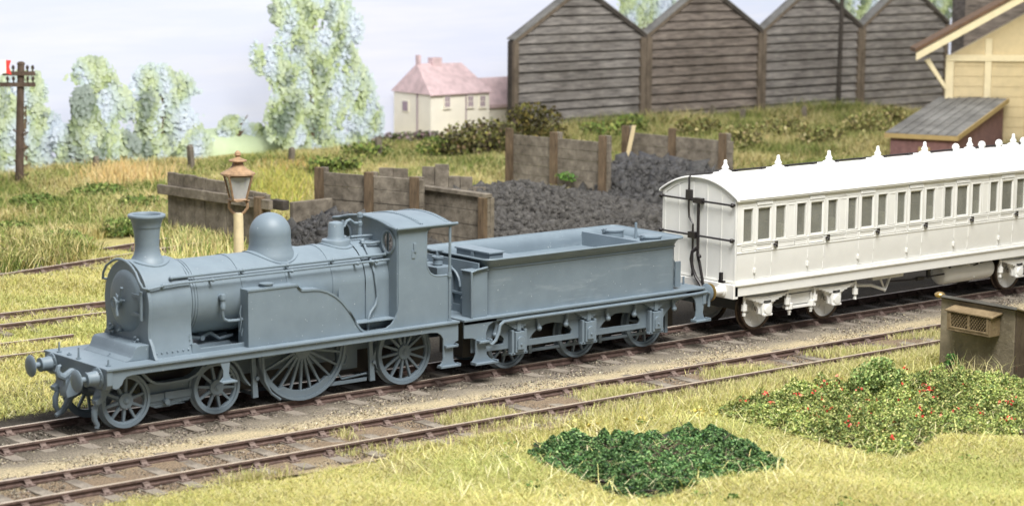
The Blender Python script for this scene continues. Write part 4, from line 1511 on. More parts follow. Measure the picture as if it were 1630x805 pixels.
saddle('flange', .94, .42, .40, .022, RS).build('chimney_flange', G, loco)
bo = MB().lathe([(0, 1.41), (RB, 1.41), (RB, 6.03), (0, 6.03)], (0, 0, ZC), 'x', 64).build('boiler', G, loco)
for (x, w_, th) in ((1.49, .02, .018), (1.55, .02, .014), (1.60, .012, .012), (2.64, .05, .012), (3.66, .05, .012), (4.73, .05, .012), (5.48, .02, .02)):
    MB().lathe([(RB - .02, x - w_), (RB + th, x - w_), (RB + th, x + w_), (RB - .02, x + w_), (RB - .02, x - w_)], (0, 0, ZC), 'x', 64).build('boiler_band', G, bo)
MB().lathe([(RB - .03, 5.46), (RB + .03, 5.46), (RB + .03, 6.03), (RB - .03, 6.03), (RB - .03, 5.46)], (0, 0, ZC), 'x', 64).build('firebox', G, loco)
b = MB()
for s in (-1, 1):
    MB().box(4.82, 5.46, min(s * .4, s * (RB - .001)), max(s * .4, s * (RB - .001)), 1.25, 2.19).build('firebox_side', G, loco)
    MB().box(5.46, 6.03, min(s * .4, s * (RB + .03)), max(s * .4, s * (RB + .03)), 1.25, 2.19).build('firebox_side', G, loco)
dm = [(.50, 2.78), (.47, 2.86), (.43, 2.95), (.412, 3.04), (.408, 3.22)] + [(.408 * math.cos(math.radians(a)), 3.24 + .408 * math.sin(math.radians(a))) for a in range(0, 90, 8)] + [(0, 3.648)]
MB().lathe([(0, 2.6), (.52, 2.6)] + dm, (3.70, 0, 0), 'z', 44).build('dome', G, loco, sharp=40)
saddle('flange', 3.70, .56, .53).build('dome_flange', G, loco)
MB().lathe([(0, 2.7), (.30, 2.7), (.295, 2.96), (.28, 2.985), (.19, 3.0), (.165, 3.05), (.155, 3.28), (.14, 3.32), (.06, 3.345), (0, 3.35)], (5.27, 0, 0), 'z', 28).build('safety_valve', G, loco, sharp=40)
saddle('flange', 5.27, .37, .36).build('safety_valve_flange', G, loco)
b = MB()
b.tube([(5.35, -.04, 3.20), (5.45, -.04, 3.24), (5.50, -.04, 3.33), (5.60, -.02, 3.35), (5.72, .0, 3.27), (5.80, 0, 3.26)], .032, 8)
b.tube([(5.40, -.05, 3.27), (5.40, -.05, 3.36)], .03, 6)
b.tube([(5.86, .0, 2.93), (5.86, 0, 3.48)], [.05, .03], 8)
b.lathe([(.05, 3.20), (.055, 3.28), (.03, 3.30), (.03, 3.36), (.06, 3.38), (.06, 3.46), (0, 3.48)], (5.86, 0, 0), 'z', 10)
b.tube([(5.55, -.12, 3.02), (5.9, -.16, 3.02), (6.2, -.25, 3.02)], .026, 8)
b.lathe([(0, 2.90), (.075, 2.90), (.075, 2.94), (.05, 2.95), (.05, 3.02), (0, 3.02)], (5.86, 0, 0), 'z', 10)
b.build('whistle', G, loco)

# splashers
prof = [(2.54, 1.245), (2.54, 2.36), (3.66, 2.36), (3.70, 2.30), (3.78, 2.245), (3.90, 2.235), (4.05, 2.232), (4.20, 2.215), (4.38, 2.16), (4.56, 2.06), (4.72, 1.93), (4.86, 1.77), (4.98, 1.60), (5.08, 1.44), (5.17, 1.33), (5.26, 1.27), (5.36, 1.245)]
for s in (-1, 1):
    sp = MB().prism(prof, 'y', s * .985, s * .62).build('splasher', G, loco, bevel=.012)
    eb = MB()
    inner = [(2.58, 1.245), (2.58, 2.325)] + [(p[0] - .025, p[1] - .03) for p in prof[2:]]
    for i in range(1, len(prof) - 1):
        eb.prism([prof[i], prof[i + 1], (prof[i + 1][0] - .02, prof[i + 1][1] - .035), (prof[i][0] - .02, prof[i][1] - .035)], 'y', s * .98, s * 1.0)
    eb.build('edge_bead', G, sp)
    MB().lathe([(0, 2.36), (.13, 2.36), (.13, 2.385), (.10, 2.39), (.10, 2.40), (.14, 2.405), (.14, 2.43), (0, 2.435)], (3.05, s * .84, 0), 'z', 14).build('filler_cap', G, sp, sharp=40)
bar([(2.50, -.80, 2.05), (2.47, -.80, 1.9), (2.49, -.82, 1.75), (2.46, -.80, 1.55), (2.50, -.80, 1.45), (2.53, -.80, 1.6)], .012, 'pipe', n=6)

# cab
def rounded(p, q, r, n=6):
    return p


CS = [(5.36, 1.246), (5.62, 1.25), (5.76, 1.28), (5.88, 1.34), (5.97, 1.44), (6.03, 1.57), (6.05, 1.74), (6.05, 3.235), (7.40, 3.235), (7.40, 3.18), (6.84, 3.18), (6.78, 3.15), (6.755, 3.08), (6.75, 2.52), (6.78, 2.38), (6.85, 2.27), (6.95, 2.215), (7.08, 2.195), (7.37, 2.19), (7.37, 1.246)]
cab = None
for s in (-1, 1):
    c = MB().prism(CS, 'y', s * 1.045, s * 1.005).build('cab_side', G, loco, bevel=.008)
    eb = MB()
    edge = CS[9:19]
    eb.tube([(p[0], s * 1.03, p[1]) for p in edge[1:]], .024, 6)
    eb.build('edge_bead', G, c)
    MB().box(6.38, 6.46, min(s * 1.04, s * 1.06), max(s * 1.04, s * 1.06), 2.62, 2.78).box(6.42, 6.48, min(s * 1.04, s * 1.075), max(s * 1.04, s * 1.075), 2.74, 2.92).build('lamp_bracket', G, c, bevel=.006)
    bar([(7.33, s * 1.06, 1.25), (7.33, s * 1.06, 2.19), (7.34, s * 1.06, 3.22)], .028, 'handrail')
    MB().cyl((7.33, s * 1.06, 2.16), (7.33, s * 1.06, 2.24), .045, n=10).cyl((7.33, s * 1.06, 1.25), (7.33, s * 1.06, 1.29), .045, n=10).build('handrail_knob', G, loco)
roofp = [(-1.10, 3.235), (-1.06, 3.25), (-.95, 3.262), (-.85, 3.275), (-.70, 3.315), (-.5, 3.355), (-.25, 3.385), (0, 3.395)]
roofp = roofp + [(-p[0], p[1]) for p in roofp[-2::-1]]
fr = [(-1.02, 1.25), (-1.02, 3.23)] + [p for p in roofp if abs(p[0]) < 1.0] + [(1.02, 3.23), (1.02, 1.25)]
spec = [[(s * .74 + .185 * math.cos(a), 2.95 + .215 * math.sin(a)) for a in np.linspace(0, 2 * PI, 25)[:-1]] for s in (-1, 1)]
cf = MB().prism(fr, 'x', 6.03, 6.07, holes=spec).build('cab_front', G, loco, bevel=.006, sharp=30)
for s in (-1, 1):
    r_ = [(6.025, s * .74 + .20 * math.cos(a), 2.95 + .23 * math.sin(a)) for a in np.linspace(0, 2 * PI, 29)]
    MB().tube(r_, .03, 8).build('spectacle_frame', G, cf)
rl = MB().prism(roofp + [(p[0], p[1] - .035) for p in reversed(roofp)], 'x', 5.98, 7.45).build('cab_roof', G, loco, sharp=40)
rb_ = MB()
for x in (6.72, 7.38):
    rb_.prism([(p[0] * .97, p[1] + .012) for p in roofp[2:-2]] + [(p[0] * .97, p[1] - .01) for p in reversed(roofp[2:-2])], 'x', x - .035, x + .035)
for k in range(26):
    y = -.92 + 1.84 * k / 25
    z = float(np.interp(y, [p[0] for p in roofp], [p[1] for p in roofp]))
    for dx in (-.022, .022):
        rb_.ball((6.72 + dx, y, z + .014), .013, 4)
    rb_.ball((7.41, y, z + .014), .012, 4)
rb_.build('roof_rib', G, rl)
gu = MB()
gu.tube([(5.97, p[0], p[1] + .005) for p in roofp], .028, 8)
for s in (-1, 1):
    gu.tube([(5.97, s * 1.10, 3.245), (7.50, s * 1.10, 3.245)], .03, 8)
gu.build('roof_gutter', G, rl)
b = MB()
b.box(6.07, 6.6, -.55, .55, 1.25, 2.5)
b.cyl((6.6, 0, 2.1), (6.68, 0, 2.1), .2)
b.tube([(6.65, -.3, 2.5), (6.65, .3, 2.6)], .03)
b.box(6.1, 7.2, -1.0, -.6, 1.25, 1.75).box(6.1, 7.2, .6, 1.0, 1.25, 1.75)
b.build('backhead', G, loco, bevel=.01)

# boiler handrails and fittings
for s in (-1, 1):
    hp = [cyp(x, s * -.0 + s * .665, .835) for x in (1.05, 2.0, 3.0, 4.0, 5.0, 6.03)]
    bar(hp, .030, 'handrail')
    lo = [(.38, s * .40, 2.93), (.37, s * .55, 2.84), (.37, s * .66, 2.70), (.40, s * .74, 2.58), (.50, s * .78, 2.55), (.8, s * .775, 2.585), (1.2, s * .765, 2.60), (3, s * .765, 2.60), (6.03, s * .765, 2.60)]
    bar(lo, .024, 'handrail')
    kb = MB()
    for x in (1.05, 2.64, 3.66, 4.73, 6.0):
        p = cyp(x, s * .665, .835)
        kb.ball(p, .045, 6).tube([p, (x, s * .57, ZC + .46)], .022, 6)
    for x in (.82, 1.9, 3.69, 5.25, 5.62, 5.72):
        kb.ball((x, s * .765, 2.59), .04, 6).tube([(x, s * .765, 2.59), (x, s * .62, 2.56)], .022, 6)
    kb.build('handrail_knob', G, loco)
    pp = [(5.72, s * .30, 2.93), (5.66, s * .45, 2.86), (5.64, s * .66, 2.62), (5.66, s * .78, 2.35), (5.70, s * .79, 2.05), (5.72, s * .79, 1.88), (5.66, s * .80, 1.72), (5.52, s * .82, 1.58), (5.46, s * .84, 1.48), (5.44, s * .85, 1.25)]
    bar(pp, .028, 'pipe')
    v = MB()
    v.tube([(5.62, s * .38, 2.92), (5.8, s * .42, 2.9), (6.03, s * .46, 2.92)], .03, 8)
    v.ball((5.70, s * .30, 2.94), .055, 7)
    v.build('pipe', G, loco)
    cv = MB()
    cv.lathe([(0, 2.30), (.05, 2.30), (.06, 2.27), (.06, 2.20), (.045, 2.19), (.045, 2.12), (.055, 2.10), (.05, 2.02), (0, 2.02)], (2.09, s * .80, 0), 'z', 12)
    cv.cyl((2.09, s * .70, 2.24), (2.09, s * .80, 2.24), .06, n=10)
    cv.tube([(2.09, s * .80, 2.05), (2.08, s * .80, 1.92), (2.12, s * .77, 1.82), (2.22, s * .76, 1.77), (2.40, s * .76, 1.76), (2.56, s * .78, 1.77)], .032, 8)
    cv.build('clack_valve', G, loco, sharp=40)
MB().tube([(.38, y, ZC + math.sqrt(.84 ** 2 - y * y)) for y in np.linspace(-.40, .40, 13)], .028, 8).build('handrail', G, loco)
for s in (-1, 1):
    MB().box(5.05, 6.03, min(s * .99, s * .73), max(s * .99, s * .73), 1.42, 1.45).build('ledge', G, loco, bevel=.006)

# ------------------------------------------------------------------ the tender
GS = 'resin_s'
tn = thing('tender', (11, 0, 0), 'unpainted grey six-wheeled tender coupled between the locomotive and the white coach', 'tender')
MB().box(7.62, 14.45, -1.19, 1.19, 1.20, 1.245).build('footplate', G, tn, bevel=.008)


def superell(xf, xr, hw, r, n=8):
    """plan outline with rounded front and rear corners"""
    o = []
    for (cx, cy, a0) in ((xr - r, hw - r, 0), (xf + r, hw - r, 90), (xf + r, -hw + r, 180), (xr - r, -hw + r, 270)):
        for i in range(n + 1):
            a = math.radians(a0 + 90 * i / n)
            o.append((cx + r * math.cos(a), cy + r * math.sin(a)))
    return o


# tank: sides with rounded corners rising into an outward flare; open at the top
lv = [(1.245, 0), (2.20, 0), (2.26, .008), (2.31, .025), (2.36, .055), (2.40, .095), (2.42, .13)]
vs, fs = [], []
rings = []
for th in (0, 1):
    seq = lv if th == 0 else [(z - (0 if i else 0), o - .035) for i, (z, o) in enumerate(reversed(lv))]
    for z, o in seq:
        pl = superell(8.34 - o, 13.70 + o, 1.06 + o, .20 if o > -.02 else .17)
        rings.append([(p[0], p[1], z) for p in pl])
n_ = len(rings[0])
for r_ in rings:
    vs += r_
for k in range(len(rings) - 1):
    for i in range(n_):
        fs.append((k * n_ + i, k * n_ + (i + 1) % n_, (k + 1) * n_ + (i + 1) % n_, (k + 1) * n_ + i))
tank = MB().add(vs, fs).build('tank', GS, tn, sharp=50)
bd = MB()
for z in (2.215,):
    pl = superell(8.33, 13.71, 1.07, .21)
    bd.tube([(p[0], p[1], z) for p in pl] + [(pl[0][0], pl[0][1], z)], .014, 5)
pl = superell(8.34 - .13, 13.83, 1.19, .2)
bd.tube([(p[0], p[1], 2.42) for p in pl] + [(pl[0][0], pl[0][1], 2.42)], .024, 6)
bd.build('beading', G, tank)
MB().prism(superell(8.36, 13.68, 1.03, .18), 'z', 2.02, 2.08).build('coal_floor', G, tn)
MB().box(12.72, 12.78, -1.04, 1.04, 2.05, 2.39).build('bulkhead', G, tn, bevel=.008)
MB().prism(superell(12.79, 13.68, 1.03, .16), 'z', 2.18, 2.26).build('tank_top', G, tn)
for y in (.62, -.62):
    MB().lathe([(0, 2.25), (.24, 2.25), (.24, 2.40), (.26, 2.41), (.26, 2.44), (.2, 2.46), (0, 2.465)], (13.28, y, 0), 'z', 26).box(13.0, 13.08, y - .03, y + .03, 2.4, 2.47).build('filler_lid', G, tn, sharp=40)
MB().cyl((13.55, .15, 2.25), (13.55, .15, 2.62), .03, n=8).build('vent_pipe', G, tn)
MB().prism([(-1.0, 2.06)] + [(y, 2.06 + .26 * math.sqrt(max(0, 1 - (y / 1.0) ** 2))) for y in np.linspace(-.99, .99, 17)] + [(1.0, 2.06)], 'x', 9.1, 9.6).build('water_scoop_dome', G, tn, sharp=40)
# front: shovel plate, lockers, brake column
b = MB()
arch_o = [(-.95, 1.245), (-.95, 2.34), (.95, 2.34), (.95, 1.245)]
arch_h = [(-.36, 1.40), (.36, 1.40)] + [(.36 * math.cos(math.radians(a)), 1.78 + .36 * math.sin(math.radians(a))) for a in range(0, 181, 15)]
b.prism(arch_o, 'x', 8.16, 8.20, holes=[arch_h])
b.build('front_plate', G, tn, bevel=.006)
MB().tube([(8.15, y, z) for y, z in arch_h[2:]], .03, 6).build('shovel_hole_rim', G, tn)
MB().box(8.20, 8.3, -.5, .5, 1.3, 2.2).build('shovel_plate', G, tn)
for s in (-1, 1):
    MB().box(7.90, 8.33, min(s * .74, s * 1.05), max(s * .74, s * 1.05), 1.245, 2.19).box(7.87, 8.36, min(s * .72, s * 1.07), max(s * .72, s * 1.07), 2.19, 2.215).build('locker', G, tn, bevel=.01)
    MB().tube([(7.88, s * 1.10, 1.25), (7.87, s * 1.10, 2.2), (8.0, s * 1.09, 2.23), (8.30, s * 1.08, 2.26)], .026, 8).build('handrail', G, tn)
tb = MB().box(8.53, 8.89, -.86, .25, 2.05, 2.48).build('toolbox', G, tn, bevel=.008)
MB().box(8.50, 8.92, -.89, .28, 2.482, 2.52).build('lid', G, tb, bevel=.008)
MB().box(8.495, 8.527, -.36, -.28, 2.36, 2.48).build('hasp', G, tb)
for y in (.18,):
    b = MB()
    b.lathe([(0, 1.25), (.05, 1.25), (.045, 2.18), (.11, 2.2), (.10, 2.32), (.125, 2.33), (.125, 2.37), (.04, 2.38), (.035, 2.48), (0, 2.48)], (7.98, y, 0), 'z', 14)
    b.tube([(7.98, y - .18, 2.50), (7.98, y + .2, 2.46)], .022, 6)
    b.build('brake_column', G, tn, sharp=40)
    if y > 0:
        MB().box(7.75, 8.2, -.1, .75, 1.245, 2.18).build('locker', G, tn, bevel=.008)
b = MB()
b.box(8.14, 8.3, -.72, .72, 1.62, 1.67)
b.cyl((8.1, -.52, 1.25), (8.1, -.52, 1.52), .05).ball((8.1, -.52, 1.55), .06, 6)
b.build('ledge', G, tn, bevel=.006)

# outside frames
arch1 = [(9.50, .615), (10.66, .60), (10.68, .68), (10.60, .78), (10.40, .86), (10.15, .90), (9.95, .89), (9.75, .82), (9.60, .72)]
arch2 = [(x + 1.97, z) for x, z in arch1]
arch0 = [(8.52, .60), (8.80, .60), (8.82, .70), (8.74, .78), (8.60, .80), (8.52, .74)]
outl = [(7.95, 1.2), (7.95, .5), (8.5, .48), (13.18, .48), (13.30, .58), (13.44, .76), (13.62, .90), (13.85, 1.0), (14.2, 1.04), (14.40, 1.05), (14.40, 1.2)]
for s in (-1, 1):
    fr = MB().prism(outl, 'y', s * 1.0, s * .955, holes=[arch0, arch1, arch2]).build('side_frame', G, tn, bevel=.008)
    vp = MB()
    vp.box(7.64, 14.43, min(s * 1.15, s * 1.11), max(s * 1.15, s * 1.11), 1.13, 1.2)
    vp.prism([(7.64, 1.2), (7.64, .86), (7.86, .84), (7.95, .80), (7.95, .50), (7.92, .42), (7.86, .34), (7.86, .29), (8.42, .29), (8.42, .33), (8.32, .38), (8.24, .46), (8.22, .60), (8.22, .92), (8.28, 1.06), (8.40, 1.12), (8.5, 1.13), (8.5, 1.2)], 'y', s * 1.15, s * 1.11)
    vp.prism([(14.43, 1.2), (14.46, .95), (14.42, .66), (14.46, .56), (14.52, .52), (14.52, .49), (14.10, .49), (14.10, .52), (14.20, .60), (14.22, .75), (14.18, .95), (14.10, 1.06), (13.9, 1.12), (13.9, 1.2)], 'y', s * 1.15, s * 1.11)
    vp.build('valance', G, tn, bevel=.006)
    for (xa, xb, z, d) in ((7.84, 8.44, .29, .16), (7.96, 8.30, .73, .13), (14.08, 14.54, .49, .16)):
        y0, y1 = sorted((s * 1.11, s * (1.13 + d)))
        st = MB()
        st.box(xa, xb, y0, y1, z, z + .035).box(xa, xa + .03, y0, y1, z + .035, z + .065).box(xb - .03, xb, y0, y1, z + .035, z + .065)
        st.build('step', G, tn, bevel=.006)
    MB().tube([(8.22, s * 1.14, .68), (8.36, s * 1.16, .66), (8.46, s * 1.17, .74), (8.54, s * 1.17, .90), (8.57, s * 1.17, 1.04), (8.66, s * 1.17, 1.10), (9.2, s * 1.17, 1.115), (14.1, s * 1.17, 1.115), (14.5, s * 1.17, 1.13), (14.62, s * 1.14, 1.08), (14.64, s * 1.1, .95), (14.64, s * 1.1, .78)],
              .036, 8).build('pipe', G, tn)
for s in (-1, 1):
    for x in (9.12, 11.06, 13.02):
        b = MB()
        y0, y1 = sorted((s * 1.0, s * 1.06))
        b.box(x - .19, x + .19, y0, y1, .37, .86)
        y0, y1 = sorted((s * 1.06, s * 1.14))
        b.box(x - .20, x - .14, y0, y1, .37, .88).box(x + .14, x + .20, y0, y1, .37, .88).box(x - .22, x + .22, y0, y1, .36, .40)
        b.prism([(x - .12, .41), (x + .12, .41), (x + .12, .84), (x - .12, .84)], 'y', s * 1.06, s * 1.17)
        b.prism([(x - .085, .47), (x + .085, .47), (x + .085, .66)] + arc(x, .66, .085, 0, 180, 8)[1:] + [(x - .085, .66)], 'y', s * 1.17, s * 1.205)
        b.cyl((x, s * 1.19, .58), (x, s * 1.225, .58), .028, n=8)
        ab = b.build('axle_box', G, tn, bevel=.006)
        sp = MB()
        for k in range(6):
            w = .44 - .062 * k
            z = 1.085 - .036 * k
            sp.prism([(x - w, z), (x - w, z + .03), (x, z + .018), (x + w, z + .03), (x + w, z), (x, z - .012)], 'y', s * 1.02, s * 1.11)
        y0, y1 = sorted((s * 1.01, s * 1.13))
        sp.box(x - .05, x + .05, y0, y1, .86, 1.12)
        sp.build('leaf_spring', G, ab)
        for k in (-1, 1):
            MB().tube([(x + k * .56, s * 1.04, 1.13), (x + k * .565, s * 1.06, .98), (x + k * .60, s * 1.05, .84)], [.055, .035, .05], 8).ball((x + k * .60, s * 1.06, .83), .06, 6).build('spring_hanger', G, tn)
w0 = wheel('wheel', tn, 9.12, .55, 10, .14, -1, rot=.2)
for i, (x, s) in enumerate(((11.06, -1), (13.02, -1), (9.12, 1), (11.06, 1), (13.02, 1))):
    wheel_copy(w0, tn, x, s, .55, .3 * i)
for x in (9.12, 11.06, 13.02):
    MB().cyl((x, -1, .55), (x, 1, .55), .07).build('axle', G, tn)
MB().box(8.2, 14.2, -.40, .40, .28, 1.2).build('chassis_shade_block', 'black', tn)  # added in black so the gap under the tender reads as shade
for s in (-1, 1):
    for x in (9.72, 11.70, 13.66):
        MB().prism([(x - .04, 1.0), (x + .05, 1.0), (x + .06, .24), (x - .02, .24)], 'y', s * .70, s * .76).build('brake_hanger', G, tn, bevel=.006)
    MB().box(9.0, 13.7, min(s * .68, s * .73), max(s * .68, s * .73), .27, .33).build('brake_rod', G, tn)
MB().box(14.40, 14.50, -1.17, 1.17, .86, 1.199).build('buffer_beam', G, tn, bevel=.008)
for s in (-1, 1):
    bk = MB().box(13.70, 13.86, s * .88 - .12, s * .88 - .08, 1.30, 1.86).box(13.70, 13.86, s * .88 + .08, s * .88 + .12, 1.30, 1.86)
    for z in (1.45, 1.68):
        bk.box(13.69, 13.84, s * .88 - .09, s * .88 + .09, z, z + .03)
    bk.build('ladder', G, tn, bevel=.006)
for y in (-.6, 0):
    MB().cyl((14.33, y, 1.245), (14.33, y, 1.42), .025, n=6).build('lamp_iron', G, tn)
for s in (-1, 1):
    y = s * .87
    bf = MB().lathe([(0, 14.50), (.18, 14.50), (.18, 14.53), (.13, 14.55), (.12, 14.68), (.09, 14.69), (0, 14.69)], (0, y, 1.045), 'x', 20).build('buffer', G, tn, sharp=40)
    MB().lathe([(0, 14.68), (.055, 14.68), (.06, 14.76), (.18, 14.79), (.205, 14.805), (.20, 14.82), (.1, 14.845), (0, 14.85)], (0, y, 1.045), 'x', 24).build('buffer_head', G, bf, sharp=40)

# ------------------------------------------------------------------ the coach
co = thing('railway_coach', (22, 0, 0), 'unpainted white bogie coach with a row of compartment windows and roof ventilators', 'railway coach')
X0, X1, HW = 15.37, 29.20, 1.22
NC, PITCH = 8, 1.7285
WZ0, WZ1, EZ = 2.155, 2.895, 3.12
Wt = 'white'


def wall_y(z):
    """the sides curve in a little towards the bottom"""
    return HW - .055 * max(0, (1.95 - z) / .75) ** 1.8


opens = []
for k in range(NC):
    o = X0 + .20 + PITCH * k
    opens += [(o, o + .29, 'q'), (o + .45, o + .86, 'd'), (o + 1.04, o + 1.35, 'q')]
for s in (-1, 1):
    b = MB()
    zs = [1.22, 1.4, 1.6, 1.8, 1.95, WZ0]
    pl = [(s * wall_y(z), z) for z in zs] + [(s * (wall_y(z) - .06), z) for z in reversed(zs)]
    b.prism(pl, 'x', X0 + .052, X1 - .052)
    y0, y1 = sorted((s * HW, s * (HW - .06)))
    b.box(X0 + .052, X1 - .052, y0, y1, WZ1, EZ)
    x = X0 + .052
    for (a, c, k) in opens:
        b.box(x, a, y0, y1, WZ0, WZ1)
        x = c
    b.box(x, X1 - .052, y0, y1, WZ0, WZ1)
    side = b.build('body_side', Wt, co)
    # raised mouldings
    t_ = .011

    def strip(bb, xa, xb, za, zb, d=t_):
        ya_, yb_ = sorted((s * (wall_y((za + zb) / 2) - .004), s * (wall_y((za + zb) / 2) + d)))
        bb.box(xa, xb, ya_, yb_, za, zb)

    def frame(bb, xa, xb, za, zb, w=.03, d=t_):
        strip(bb, xa, xb, zb - w, zb, d)
        strip(bb, xa, xb, za, za + w, d)
        strip(bb, xa, xa + w, za + w, zb - w, d)
        strip(bb, xb - w, xb, za + w, zb - w, d)
    mb_ = MB()
    strip(mb_, X0, X1, EZ - .03, EZ)
    strip(mb_, X0, X1, 1.22, 1.27, .03)
    strip(mb_, X0, X1, 2.095, 2.12, .012)
    strip(mb_, X0, X1, 1.90, 1.925, .012)
    for k in range(NC):
        o = X0 + .20 + PITCH * k
        frame(mb_, o - .04, o + .33, WZ0 - .04, WZ1 + .04, .035)
        frame(mb_, o + 1.0, o + 1.39, WZ0 - .04, WZ1 + .04, .035)
        for (xa, xb) in ((o - .06, o + .36), (o + 1.0, o + 1.66 if k < NC - 1 else o + 1.42)):
            frame(mb_, xa, xb, 1.945, 2.08, .02, .008)
            frame(mb_, xa, xb, 2.955, 3.075, .02, .008)
        if k < NC - 1:
            frame(mb_, o + 1.43, o + 1.66, WZ0 - .02, WZ1 + .02, .025, .008)
    mb_.build('moulding', Wt, side, bevel=.005)
    if s == -1:
        for k in range(NC):
            o = X0 + .20 + PITCH * k
            d = MB()
            frame(d, o + .395, o + .915, WZ0 - .055, WZ1 + .055, .05, .02)
            frame(d, o + .40, o + .91, 1.945, 2.08, .02, .014)
            for z in (1.30, 1.6):
                strip(d, o + .385, o + .40, z, z + .3, .006)
                strip(d, o + .925, o + .94, z, z + .3, .006)
            strip(d, o + .385, o + .94, 1.285, 1.30, .006)
            d = d.build('door', Wt, co, bevel=.005)
            hd = MB()
            for i in range(3):
                hd.box(o + .40, o + .90, -(HW + .035 - .008 * i), -HW, 2.965 + .035 * i, 2.995 + .035 * i)
            hd.build('ventilator_hood', Wt, d, bevel=.006)
            MB().box(o + .36, o + .41, -(wall_y(1.45) + .05), -wall_y(1.45), 1.42, 1.53).build('hinge', Wt, d, bevel=.01)
            yh = -(HW + .012)
            hb = MB()
            hb.box(o + 1.00, o + 1.09, yh - .02, yh, 1.965, 1.985).box(o + 1.00, o + 1.09, yh - .02, yh, 2.08, 2.10).box(o + 1.07, o + 1.09, yh - .02, yh, 1.985, 2.08)
            hb.tube([(o + .98, yh, 2.03), (o + .98, yh - .07, 2.03)], .025, 8).tube([(o + .98, yh - .065, 2.03), (o + .91, yh - .07, 2.035)], .02, 6).ball((o + .98, yh - .07, 2.03), .032, 6)
            hb.build('door_handle', 'black', d)
            fw = MB()
            frame(fw, o + .45, o + .86, WZ0, WZ1, .022, -.012)
            fw = fw.build('drop_light', Wt, d)
    for (a, c, k) in opens:
        y0, y1 = sorted((s * (HW - .045), s * (HW - .035)))
        MB().box(a - .01, c + .01, y0, y1, WZ0 - .01, WZ1 + .01).build('window', 'glass', co)

APX = 3.545
rp = [(-1.275, 3.115), (-1.27, 3.15)] + [(y, 3.15 + (APX - 3.15) * (1 - (abs(y) / 1.27) ** 2.1)) for y in np.linspace(-1.2, 1.2, 25)] + [(1.27, 3.15), (1.275, 3.115)]
for xe, dx in ((X0, .05), (X1, -.05)):
    ep = [(-wall_y(1.22), 1.22), (-wall_y(1.6), 1.6), (-HW, 1.95), (-HW, 3.12)] + [(p[0] * .955, p[1] - .03) for p in rp[2:-2]] + [(HW, 3.12), (HW, 1.95), (wall_y(1.6), 1.6), (wall_y(1.22), 1.22)]
    e = MB().prism(ep, 'x', xe, xe + dx).build('body_end', Wt, co, sharp=30)
    mo = MB()
    sg = -1 if dx > 0 else 1
    for y in (-1.17, -.72, -.26, .20, .66, 1.13):
        zt = 3.10 + (APX - 3.15) * (1 - (abs(y) / 1.27) ** 2.1) - .08
        mo.box(min(xe, xe + sg * .014), max(xe, xe + sg * .014), y - .02, y + .02, 1.25, zt)
    pts = [(p[0] * .90, p[1] - .09) for p in rp[2:-2]]
    mo.tube([(xe + sg * .004, p[0], p[1]) for p in pts], .016, 5)
    mo.box(min(xe, xe + sg * .02), max(xe, xe + sg * .02), -1.17, 1.17, 1.22, 1.27)
    mo.build('moulding', Wt, e, bevel=.004)
rf = MB().prism(rp + [(p[0], p[1] - .035) for p in reversed(rp)], 'x', X0 - .04, X1 + .04).build('roof', 'roofwhite', co, sharp=40)
ed = MB()
for xe in (X0 - .045, X1 + .045):
    ed.tube([(xe, p[0], p[1] - .015) for p in rp], .024, 6)
for s in (-1, 1):
    ed.tube([(X0, s * 1.272, 3.125), (X1, s * 1.272, 3.125)], .022, 6)
    zz = 3.15 + (APX - 3.15) * (1 - (1.02 / 1.27) ** 2.1)
    ed.tube([(X0, s * 1.02, zz - .004), (X1, s * 1.02, zz - .004)], .014, 5)
ed.build('roof_edge', 'roofwhite', rf)


def roofz(y):
    return 3.15 + (APX - 3.15) * (1 - (abs(y) / 1.27) ** 2.1)


proto = None
for k in range(NC):
    x = X0 + .80 + 1.735 * k
    if proto is None:
        b = MB()
        b.box(x - .20, x + .20, -.20, .20, APX - .03, APX + .035)
        b.lathe([(0, APX + .03), (.15, APX + .035), (.145, APX + .07), (.085, APX + .095), (.07, APX + .125), (.088, APX + .135), (.083, APX + .16), (.048, APX + .215), (.04, APX + .265), (.046, APX + .28), (.028, APX + .325), (0, APX + .33)], (x, 0, 0), 'z', 20)
        proto = b.build('roof_ventilator', 'roofwhite', co, bevel=.006, sharp=30)
        px = x
    else:
        c = dup(proto, co)
        c.location = proto.location + Vector((x - px, 0, 0))
for k, x in enumerate((24.3, 25.32, 26.0, 27.0)):
    b = MB()
    b.cyl((x, 0, APX - .03), (x, 0, APX + .05), .07, n=12)
    b.ball((x, 0, APX + .12), .095, 10)
    b.lathe([(.085, APX + .105), (.105, APX + .115), (.085, APX + .13), (.085, APX + .105)], (x, 0, 0), 'z', 18)
    b.build('lamp_top', 'roofwhite', co)
# black pipework over the roof and down the end
gp_ = MB()
yg = .26
gp_.tube([(X1, yg, roofz(yg) + .035), (16.6, yg, roofz(yg) + .035), (X0 - .02, yg, roofz(yg) + .03), (X0 - .085, yg, roofz(yg) - .02), (X0 - .09, yg, 2.80), (X0 - .09, yg - .02, 2.6), (X0 - .09, yg - .15, 2.45), (X0 - .09, yg - .15, 1.25)], .024, 6)
for x in np.arange(15.9, 29, .86):
    gp_.box(x - .03, x + .03, yg - .05, yg + .05, roofz(yg) - .01, roofz(yg) + .05)
gp_.box(X0 - .13, X0 - .03, yg - .07, yg + .07, 3.0, 3.22)
gp_.build('roof_pipe', 'black', co)
ep = MB()
xe = X0 - .09
for z in (3.0, 2.20):
    ep.tube([(xe, -1.16, z), (xe, 1.20, z)], .024, 6)
    for y in (-1.14, 1.18):
        ep.ball((xe, y, z), .055, 6).tube([(xe, y, z), (X0, y, z)], .03, 6)
ep.box(xe - .05, X0 - .02, -.18, .08, 2.94, 3.06).box(xe - .06, X0 - .02, -.01, .22, 2.13, 2.27)
